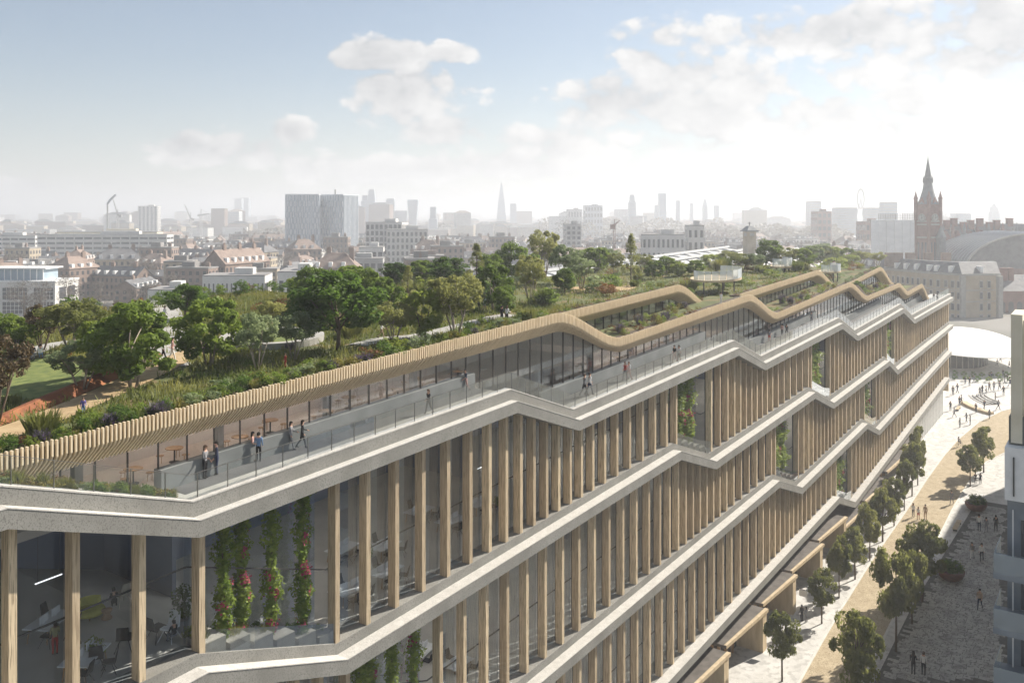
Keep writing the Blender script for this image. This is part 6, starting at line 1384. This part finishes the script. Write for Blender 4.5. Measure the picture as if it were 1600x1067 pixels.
# arched train shed
Y = 405; R = thing('train_shed', 'huge arched train shed roof with ribs at the right edge', 'station', (*ctr(1640, Y), GZ)); cx_, cy_ = ctr(1632, Y); t_ = -0.05
def ar(th_, f): r2 = 34.5; x_, y_ = rot(r2 * math.cos(th_), f, cx_, cy_, t_); return (x_, y_, zat(420, Y) + (zat(364, Y) - zat(420, Y)) * math.sin(th_))
ths = np.linspace(0, math.pi, 25)
q = MB(); q.rings([[ar(th_, f) for th_ in ths] for f in (0, 80)], cap=False, closed=False); q.build('roof', 'lead', R, smooth=True)
q = MB()
for f in np.arange(1, 80, 3.2): q.tube([tuple(np.array(ar(th_, f)) + np.array([0, 0, .2])) for th_ in ths], .16, 4)
tag(q.build('ribs', 'tower_grey', R, fix=False), kind='stuff')
q = MB(); q.face([(ar(th_, .3)[0], ar(th_, .3)[1], ar(th_, .3)[2] - .2) for th_ in ths]); q.build('end_screen', 'roof_slate', R)
q = MB(); q.tube([tuple(np.array(ar(th_, -.1)) + np.array([0, 0, .1])) for th_ in ths], .5, 5); q.build('rim', 'stone_light', R)
q = MB(); p0, p1 = ar(math.pi, 0), ar(0, 0); q.hexa([(p0[0], p0[1], GZ), (p1[0], p1[1], GZ), (p1[0], p1[1] + 3, GZ), (p0[0], p0[1] + 3, GZ), (p0[0], p0[1], p0[2]), (p1[0], p1[1], p1[2]), (p1[0], p1[1] + 3, p1[2]), (p0[0], p0[1] + 3, p0[2])]); q.build('wall', 'red_brick', R)
# curved yellow brick hotel on the plaza
Y0 = 318; R = thing('curved_hotel', 'curved yellow brick hotel with white trim, dormers and a slate roof', 'hotel', (*ctr(1480, Y0), GZ))
zt = zat(431, Y0); path = []
for px, dy in ((1330, 62), (1370, 40), (1400, 28), (1430, 18), (1460, 9), (1484, 4), (1503, 0)): path.append(ctr(px, Y0 + dy))
path.append(ctr(1563, Y0 + 3))
def offs(p, k_): return (p[0] + k_ * .25, p[1] + k_)
q = MB(); q.rings([[(p[0], p[1], GZ - .3), (p[0], p[1], zt), (*offs(p, 15), zt), (*offs(p, 15), GZ - .3)] for p in path]); q.build('wall', 'yellow_brick', R)
q = MB(); q.rings([[(p[0], p[1] - .5, zt + .003), (p[0], p[1] - .5, zt + .7), (*offs(p, 15.3), zt + .7), (*offs(p, 15.3), zt + .003)] for p in path]); q.build('cornice', 'stone_light', R)
q = MB(); q.rings([[(p[0], p[1] + .1, zt + .71), (*offs(p, 5), zt + 4.6), (*offs(p, 9), zt + 4.6), (*offs(p, 14.8), zt + .71)] for p in path]); q.build('roof', 'roof_slate', R)
q = MB(); q2 = MB(); q3 = MB()
for (pa, pb) in zip(path, path[1:]):
    L_ = math.hypot(pb[0] - pa[0], pb[1] - pa[1]); n_ = max(2, int(L_ / 2.6)); last = (pb is path[-1])
    for i in range(n_):
        f = (i + .5) / n_; x_, y_ = pa[0] + (pb[0] - pa[0]) * f, pa[1] + (pb[1] - pa[1]) * f; an = math.atan2(pb[1] - pa[1], pb[0] - pa[0])
        if last and abs(f - .55) > .2: continue
        for j in range(5):
            z_ = zt - 3.2 - j * 4.0; obox(q, x_, y_, 1.0, .30, z_ - 1.1, z_ + 1.1, an); obox(q3, x_, y_, 1.45, .22, z_ - 1.4, z_ + 1.45, an)
        if i % 2 == 0: obox(q2, x_ + .3, y_ + 1.5, 1.2, 2.2, zt + 1.1, zt + 3.2, an)
tag(q.build('windows', 'window_dark', R, fix=False), kind='stuff'); tag(q3.build('window_surrounds', 'stone_light', R, fix=False), kind='stuff'); tag(q2.build('dormers', 'white', R, fix=False), kind='stuff')
for px in (1503, 1561): q = MB(); c_ = ctr(px, Y0 + .5); q.box(c_[0] - .8, c_[0] + .8, c_[1] - 1.2, c_[1] + .6, GZ, zt - .01); q.build('quoin', 'stone_light', R)
for zz in (zt - 5.4, zt - 9.4, zt - 17.4): q = MB(); q.rings([[(p[0], p[1] - .25, zz), (p[0], p[1] - .25, zz + .35), (p[0], p[1] + .1, zz + .35), (p[0], p[1] + .1, zz)] for p in path]); q.build('string_course', 'stone_light', R)
for px in (1390, 1403, 1422, 1450, 1478): c_ = ctr(px, Y0 + 30); q = MB(); q.box(c_[0] - 1.6, c_[0] + 1.6, c_[1] - 1, c_[1] + 1, zt + 1.5, zt + 7); q.build('chimney', 'brick', R)
# red brick hall right of the hotel
Y = 335; R = thing('brick_hall', 'red brick station wing with arched windows right of the curved hotel', 'building', (*ctr(1600, Y), GZ)); x0, x1 = ctr(1558, Y)[0], ctr(1680, Y)[0]
q = MB(); q.box(x0, x1, Y, Y + 20, GZ - .3, zat(455, Y)); q.build('wall', 'red_brick', R); q = MB(); q.hexa([(x0, Y - .3, zat(454.9, Y)), (x1, Y - .3, zat(454.9, Y)), (x1, Y + 20, zat(454.9, Y)), (x0, Y + 20, zat(454.9, Y)), (x0, Y + 8, zat(432, Y)), (x1, Y + 8, zat(432, Y)), (x1, Y + 10, zat(432, Y)), (x0, Y + 10, zat(432, Y))]); q.build('roof', 'roof_slate', R)
for i in range(8):
    for j in range(2):
        xx = x0 + 2 + i * 3.2; z_ = zat(482 + j * 30, Y); q = MB(); q.rings([[(xx + 1.0 * math.cos(a_) if a_ is not None else 0, Y + o, z_ + 1.6 + 1.0 * math.sin(a_)) for a_ in np.linspace(0, math.pi, 8)] + [(xx - 1, Y + o, z_ - 1.6), (xx + 1, Y + o, z_ - 1.6)] for o in (-.08, .1)]); q.build('arched_window', 'window_dark', R, fix=False)
for px in (1568, 1578): c_ = ctr(px, Y + 6); q = MB(); q.box(c_[0] - 1, c_[0] + 1, c_[1] - 1, c_[1] + 1, zat(450, Y), zat(420, Y)); q.build('chimney', 'red_brick', R)
# oval pavilion
cx_, cy_ = ctr(1494, 236); R = thing('oval_pavilion', 'pavilion with a sweeping white oval roof and dark glass drum', 'pavilion', (cx_, cy_, KS * 245)); zb = KS * 250; zt = zat(545, 226)
q = MB(); q.rings([[(cx_ + r2 * 15.0 * math.cos(a_), cy_ + r2 * 19 * math.sin(a_), zt + dz + (1.7 * max(0, math.cos(a_ - .7)) ** 2 + 1.0 * math.sin(a_)) * r2 ** 2) for a_ in np.linspace(0, 2 * math.pi, 49)[:-1]] for r2, dz in ((.55, -.75), (.97, -.12), (1.0, 0), (.98, .12), (.6, .3), (.25, .35), (.02, .38))]); q.build('roof', 'white', R, smooth=True)
q = MB(); q.rings([[(cx_ - 2 + 8.5 * math.cos(a_), cy_ + 10 * math.sin(a_), z_) for a_ in np.linspace(0, 2 * math.pi, 41)[:-1]] for z_ in (zb - 1, zt - .6)]); q.build('drum', 'window_dark', R)
for a_ in np.linspace(0, 2 * math.pi, 41)[:-1]: q = MB(); q.tube([(cx_ - 2 + 8.7 * math.cos(a_), cy_ + 10.2 * math.sin(a_), zb - 1), (cx_ - 2 + 8.7 * math.cos(a_), cy_ + 10.2 * math.sin(a_), zt - .6)], .12, 4); q.build('mullion', 'grey_wall', R)
for ring_, lab in ((16.5, 'inner'), (20.5, 'outer')):
    for i, a_ in enumerate(np.linspace(-2.6, -0.2, 22)):
        x_, y_ = cx_ + ring_ * math.cos(a_), cy_ + ring_ * 1.25 * math.sin(a_); al_ = x_ * VX + y_ * VY; o = bpy.data.objects.new('shrub', SH['green' if i % 2 else 'dark']); COL.objects.link(o); o.location = (x_, y_, gz(al_) + .02); o.scale = (1.7, 1.7, 1.6); tag(o, 'clipped green shrub in the %s curved hedge before the oval pavilion' % lab, 'shrub', '%s pavilion hedge' % lab)
# station train sheds behind the building
for i, (d0, d1) in enumerate(((98, 124), (126, 152))):
    R = thing('station_roof', ['white vaulted station roof nearer to the roof garden', 'white vaulted station roof farther from the roof garden'][i], 'station roof', W(260, (d0 + d1) / 2, -40)); 
    def vp_(a, t): d_ = (d0 + d1) / 2 + (d1 - d0) / 2 * math.cos(t); x_, y_, _z = W(a, d_, 0); return (x_, y_, 27.5 + 7.0 * math.sin(t) + (a - 200) * .022)
    tv = np.linspace(0, math.pi, 13); q = MB(); q.rings([[vp_(a, t) for t in tv] for a in np.linspace(205, 345, 15)], cap=False, closed=False); q.build('vault', 'roof_white', R, smooth=True)
    q = MB()
    for a in np.arange(208, 345, 9): q.tube([tuple(np.array(vp_(a, t)) + np.array([0, 0, .1])) for t in tv], .28, 4)
    tag(q.build('ribs', 'grey_wall', R, fix=False), kind='stuff'); q = MB(); 
    for t in (1.0, 1.57, 2.1): q.tube([tuple(np.array(vp_(a, t)) + np.array([0, 0, .25])) for a in (205, 345)], .7, 4)
    q.build('ridge_vent', 'lead', R)
    q = MB(); q.hexa([(*W(205, d0, 0)[:2], GZ), (*W(345, d0, 0)[:2], GZ), (*W(345, d1, 0)[:2], GZ), (*W(205, d1, 0)[:2], GZ), (*W(205, d0, 0)[:2], 27.4), (*W(345, d0, 0)[:2], 30.4), (*W(345, d1, 0)[:2], 30.4), (*W(205, d1, 0)[:2], 27.4)]); q.build('wall', 'yellow_brick', R)
Y = 350; cx_, cy_ = ctr(1171, Y); R = thing('station_turret', 'square stone clock turret with a flared lead roof behind the white station roofs', 'turret', (cx_, cy_, GZ)); q = MB(); obox(q, cx_, cy_, 3.6, 3.6, GZ, zat(362, Y), .3); q.build('shaft', 'yellow_brick', R)
q = MB(); obox(q, cx_, cy_, 5.2, 5.2, zat(362, Y) + .01, zat(360, Y), .3); obox(q, cx_, cy_, 4.6, 4.6, zat(360, Y), zat(353, Y), .3, 0, .35); q.build('roof', 'lead', R); q = MB(); q.tube([(cx_, cy_, zat(353.5, Y)), (cx_, cy_, zat(347, Y))], .14, 4); q.tube([(cx_ - .7, cy_, zat(349, Y)), (cx_ + .7, cy_, zat(349, Y))], .1, 4); q.build('vane', 'dark_metal', R)
q = MB(); obox(q, cx_, cy_, 1.9, 3.75, zat(369, Y), zat(364, Y), .3); obox(q, cx_, cy_, 3.75, 1.9, zat(369, Y), zat(364, Y), .3); q.build('clock_face', 'stone_light', R)

# ================================================================== the sea of houses
def house_proto(kind, wall, roof, w, dp, h, cols, rows_, lab):
    R = thing('house', lab, 'house'); q = MB(); q.box(-w / 2, w / 2, -dp / 2, dp / 2, -.3, h)
    if kind == 'gable':
        rh = dp * .38; q.v += [(-w / 2, -dp / 2, h), (-w / 2, dp / 2, h), (-w / 2, 0, h + rh * .96), (w / 2, -dp / 2, h), (w / 2, dp / 2, h), (w / 2, 0, h + rh * .96)]; b = len(q.v) - 6; q.f += [(b, b + 1, b + 2), (b + 3, b + 5, b + 4)]; q.m += [0, 0]
    q.build('wall', wall, R); q = MB()
    if kind == 'gable': q.rings([[(x, -dp / 2 - .4, h - .12), (x, 0, h + rh), (x, dp / 2 + .4, h - .12), (x, dp / 2 + .4, h - .02), (x, 0, h + rh + .25), (x, -dp / 2 - .4, h - .02)] for x in (-w / 2 - .2, w / 2 + .2)])
    elif kind == 'hip': rh = dp * .35; q.hexa([(-w / 2 - .4, -dp / 2 - .4, h + .01), (w / 2 + .4, -dp / 2 - .4, h + .01), (w / 2 + .4, dp / 2 + .4, h + .01), (-w / 2 - .4, dp / 2 + .4, h + .01), (-w / 2 + dp * .4, -.4, h + rh), (w / 2 - dp * .4, -.4, h + rh), (w / 2 - dp * .4, .4, h + rh), (-w / 2 + dp * .4, .4, h + rh)])
    else: q.box(-w / 2 - .1, w / 2 + .1, -dp / 2 - .1, dp / 2 + .1, h + .01, h + .6); q.box(-w * .2, w * .1, -dp * .25, dp * .2, h + .601, h + 2.8)
    rf = q.build('roof', roof, R)
    q = MB(); n_ = max(1, int(w / 9)); zc_ = h + (rh if kind != 'flat' else .6)
    for i in range(n_):
        x_ = -w / 2 + (i + .5) * w / n_ + 1.5; q.box(x_ - .9, x_ + .9, -.5, .5, h + .2, zc_ + 1.6)
        for k_ in (-.5, 0, .5): q.box(x_ + k_ - .14, x_ + k_ + .14, -.14, .14, zc_ + 1.6, zc_ + 2.3)
    tag(q.build('chimneys', 'brick', R, fix=False), kind='stuff')
    q = MB(); windows_on(q, 0, 0, w, dp, .6, h - .4, 0, cols, rows_, .42, .55, ('s', 'w', 'e')); tag(q.build('windows', 'window_dark', R, fix=False), kind='stuff')
    if kind == 'hip' or w > 20:
        q = MB()
        for i in range(max(2, int(w / 5))): x_ = -w / 2 + 2.5 + i * 5; q.box(x_ - .7, x_ + .7, -dp / 2 + .3, -dp / 2 + 2.2, h + .3, h + 2.0)
        tag(q.build('dormers', 'white', R, fix=False), kind='stuff')
    return R
HP = [house_proto('gable', 'brick', 'roof_slate', 26, 9, 9, 10, 3, 'brick terrace with a slate roof among the hazy rooftops'), house_proto('gable', 'brick', 'roof_tile', 32, 11, 12, 12, 4, 'brown brick mansion row with a tiled roof in the hazy city'),
      house_proto('hip', 'yellow_brick', 'roof_slate', 22, 13, 12, 8, 4, 'yellow brick block with a hipped slate roof in the hazy city'), house_proto('flat', 'render_white', 'roof_flat', 24, 14, 13, 7, 4, 'white flat roofed block among the hazy rooftops'),
      house_proto('gable', 'yellow_brick', 'roof_tile', 10, 11, 9, 3, 3, 'small gabled yellow brick house among the rooftops'), house_proto('flat', 'brick', 'roof_flat', 18, 12, 16, 6, 5, 'square brick block with a flat roof in the hazy city'),
      house_proto('gable', 'brick', 'roof_slate', 34, 10, 11, 14, 3, 'long dark brick terrace with slate roof in the city'), house_proto('hip', 'brick', 'roof_tile', 18, 14, 13, 6, 4, 'red roofed brick block among the hazy rooftops'), house_proto('flat', 'yellow_brick', 'roof_flat', 14, 12, 16, 5, 5, 'upright yellow brick block among the hazy rooftops')]
def occ(x): return float(np.interp(x, [0, 100, 300, 450, 600, 700, 800, 900, 1000, 1200, 1340, 1400], [500, 480, 462, 452, 430, 430, 415, 415, 425, 410, 405, 405]))
HL = []; cr = random.Random(21); cnt = 0; Yv = 268.0; taken = [(ctr(x, y)[0], y + 8, r2) for x, y, r2 in ((10, 330, 26), (165, 640, 52), (10, 660, 40), (170, 725, 42), (503, 720, 36), (635, 592, 26), (605, 612, 22), (581, 470, 14), (667, 440, 14), (1035, 420, 14), (1085, 430, 10), (470, 300, 14), (372, 310, 14), (270, 300, 12), (560, 420, 18), (894, 640, 14), (960, 560, 6), (1401, 415, 16), (1450, 430, 14), (1171, 350, 8))]
far_houses = MB(); FM = ['brick', 'yellow_brick', 'render_white', 'grey_wall', 'roof_slate', 'roof_tile', 'roof_flat', 'roof_white']
while Yv < 1500:
    px = -60 + cr.uniform(0, 40)
    while px < 1420:
        hp = cr.choice(HP + [HP[0], HP[3], HP[4]]); wdt = cr.uniform(20, 34)
        Yj = Yv + cr.uniform(-8, 8); px0 = px; x_, y_ = ctr(px, Yj); px += wdt / Yj * FOC * cr.uniform(.75, 1.25)
        if any(math.hypot(x_ - tx_, y_ - ty_) < tr + 14 for tx_, ty_, tr in taken): continue
        al_, dl_ = x_ * VX + y_ * VY, x_ * NX + y_ * NY
        if dl_ < 96 and al_ < 360: continue
        if 195 < al_ < 352 and dl_ < 158: continue
        if px > 1330 and Yj < 480: continue
        if HY - (GZ + 15 - ZC) / Yj * FOC > occ(px) + 4: continue
        if px < 190 and Yj < 350 or Yj < 300 and px < 700: continue
        if cnt >= 300: break
        sc_ = cr.uniform(.85, 1.25); place(hp, USED, (x_, y_, GZ), cr.choice([.1, .1, 1.67, -.35, .5, 1.2, -.1]) + cr.uniform(-.1, .1), (1, 1, sc_ * cr.uniform(.8, 1.1)), None, None); HL.append((place.last, px0, Yj)); cnt += 1
    Yv += 17 + Yv * .045
ZN = [(-99, 'at the far left edge'), (60, 'below the long white slab'), (170, 'under the striped residential tower'), (265, 'right of the long white slab'), (350, 'below the far twin towers'), (430, 'just left of the glass twin block'), (500, 'in front of the glass twin block'), (570, 'near the stepped white office'), (690, 'right of the stepped white office'), (760, 'below the pointed shard tower'), (820, 'right of the shard tower'), (900, 'near the orange crane'), (985, 'around the white terrace'), (1090, 'left of the station turret'), (1180, 'behind the big roof trees'), (1290, 'near the red brick flat block')]
KD = {}
for o, px_, Y_ in HL:
    z_ = [t for b_, t in ZN if px_ >= b_][-1]; dp_ = 'near' if Y_ < 420 else 'closer' if Y_ < 560 else 'mid' if Y_ < 760 else 'farther' if Y_ < 1000 else 'distant'
    base_ = o['label'].split(' among')[0].split(' in the')[0]; o['label'] = dp_ + ' ' + base_ + ' ' + z_; o['group'] = 'city houses'
print('houses', cnt, 'to', Yv)
Yf = Yv
while Yf < 9000:
    px = -80 + cr.uniform(0, 30)
    while px < 1640:
        Yj = Yf * cr.uniform(.97, 1.03); w = cr.uniform(14, 42) * (1 + Yf / 7000); x_, y_ = ctr(px, Yj); px += max(4.5, w / Yj * FOC * cr.uniform(.8, 1.5))
        h = cr.choice([9, 11, 13, 15, 18, 22, 14]) * cr.uniform(.8, 1.2) + (cr.random() < .05) * cr.uniform(10, 40); t_ = cr.choice([.1, -.3, .5]); dp = cr.uniform(10, 18)
        mi = cr.choice([0, 0, 0, 1, 1, 1, 2, 3]); obox(far_houses, x_, y_, w, dp, GZ - .3, GZ + h, t_, mi)
        if cr.random() < .55: obox(far_houses, x_, y_, w * 1.02, dp * 1.05, GZ + h + .01, GZ + h + 4.5, t_, cr.choice([4, 4, 5]), .35)
        else: obox(far_houses, x_, y_, w * 1.01, dp * 1.02, GZ + h + .01, GZ + h + .8, t_, cr.choice([6, 7]))
    Yf *= 1.045
tag(far_houses.build('distant_rooftops', FM, fix=False), 'mass of tiny hazy rooftops fading towards the horizon', 'houses', None, 'stuff')
# winter trees between the houses, wooded ridges far off
setm = []
def twig_tree(seed):
    rng = np.random.default_rng(seed); root = thing('winter_tree', 'bare winter tree', 'tree'); t = MB(); t.tube([(0, 0, 0), (0.01, 0, .3), (0, .01, .7)], [.03, .022, .008], 5); C, _ = clumps(rng, 22, (0, 0, .62), (.40, .40, .33), .4)
    for c in C[:10]: t.tube([(0, 0, rng.uniform(.2, .5)), tuple(c)], [.012, .003], 3)
    t.build('trunk', 'bark', root); P, o = crown_pts(rng, C, .15, 1300); link('crown', quads('crown', leaves(P, o, .028, rng, 1.2, .16), 'bare_twigs'), root); return root
WT = [twig_tree(s_) for s_ in (4, 9)]
nt_ = 0
while nt_ < 230:
    Yj = cr.uniform(290, 1150) if nt_ < 160 else cr.uniform(420, 900); px = cr.uniform(-20, 1300) if nt_ < 160 else cr.uniform(1100, 1350); x_, y_ = ctr(px, Yj); al_, dl_ = x_ * VX + y_ * VY, x_ * NX + y_ * NY
    if dl_ < 96 and al_ < 360 or (195 < al_ < 352 and dl_ < 158) or HY - (GZ + 14 - ZC) / Yj * FOC > occ(px): continue
    if any(math.hypot(x_ - tx_, y_ - ty_) < tr for tx_, ty_, tr in taken): continue
    s_ = cr.uniform(11, 19); place(WT[nt_ % 2], USED, (x_, y_, GZ - .1), cr.uniform(0, 6), (s_, s_, s_), ('tall' if s_ > 15 else 'small') + ' bare winter tree ' + ('close by' if Yj < 480 else 'in mid distance' if Yj < 760 else 'far off') + ' ' + [t for b_, t in ZN if px >= b_][-1], 'winter trees in the city'); nt_ += 1
P = []
for (x0, x1, Y, hh, n_) in ((1090, 1330, 1300, 26, 5000), (840, 1130, 1700, 34, 5000), (660, 800, 1900, 24, 2500), (380, 440, 1500, 20, 900), (1290, 1420, 1500, 24, 1500)):
    for _ in range(n_):
        px = cr.uniform(x0, x1); Yj = Y * cr.uniform(.85, 1.15); x_, y_ = ctr(px, Yj); lump = .55 + .45 * math.sin(px * .11 + Yj * .02) * math.sin(px * .037 + 1); P.append((x_, y_, GZ + hh * lump * math.sqrt(cr.random())))
P = np.array(P); wood = link('distant_wood', quads('distant_wood', leaves(P, np.tile([0, -.3, .7], (len(P), 1)), 3.0, RNG, .8, .7), 'leaf_brown')); tag(wood, 'dark wooded ridge beyond the rooftops fading into haze', 'trees', None, 'stuff')

# ================================================================== air
hz = MB(); hz.box(-15600, 15600, -15600, 16600, -1.2, 154); hm = bpy.data.materials.new('haze'); hm.use_nodes = True; MATS['haze'] = hm
hn = hm.node_tree.nodes; hn.remove(hn['Principled BSDF']); pv = hn.new('ShaderNodeVolumePrincipled'); pv.inputs['Density'].default_value = 0.00055; pv.inputs['Color'].default_value = (0.80, 0.825, 0.87, 1); pv.inputs['Anisotropy'].default_value = 0.3
hm.node_tree.links.new(pv.outputs[0], hn['Material Output'].inputs['Volume'])
tag(hz.build('haze', 'haze'), 'pale haze lying over the whole city', None, None, 'stuff')
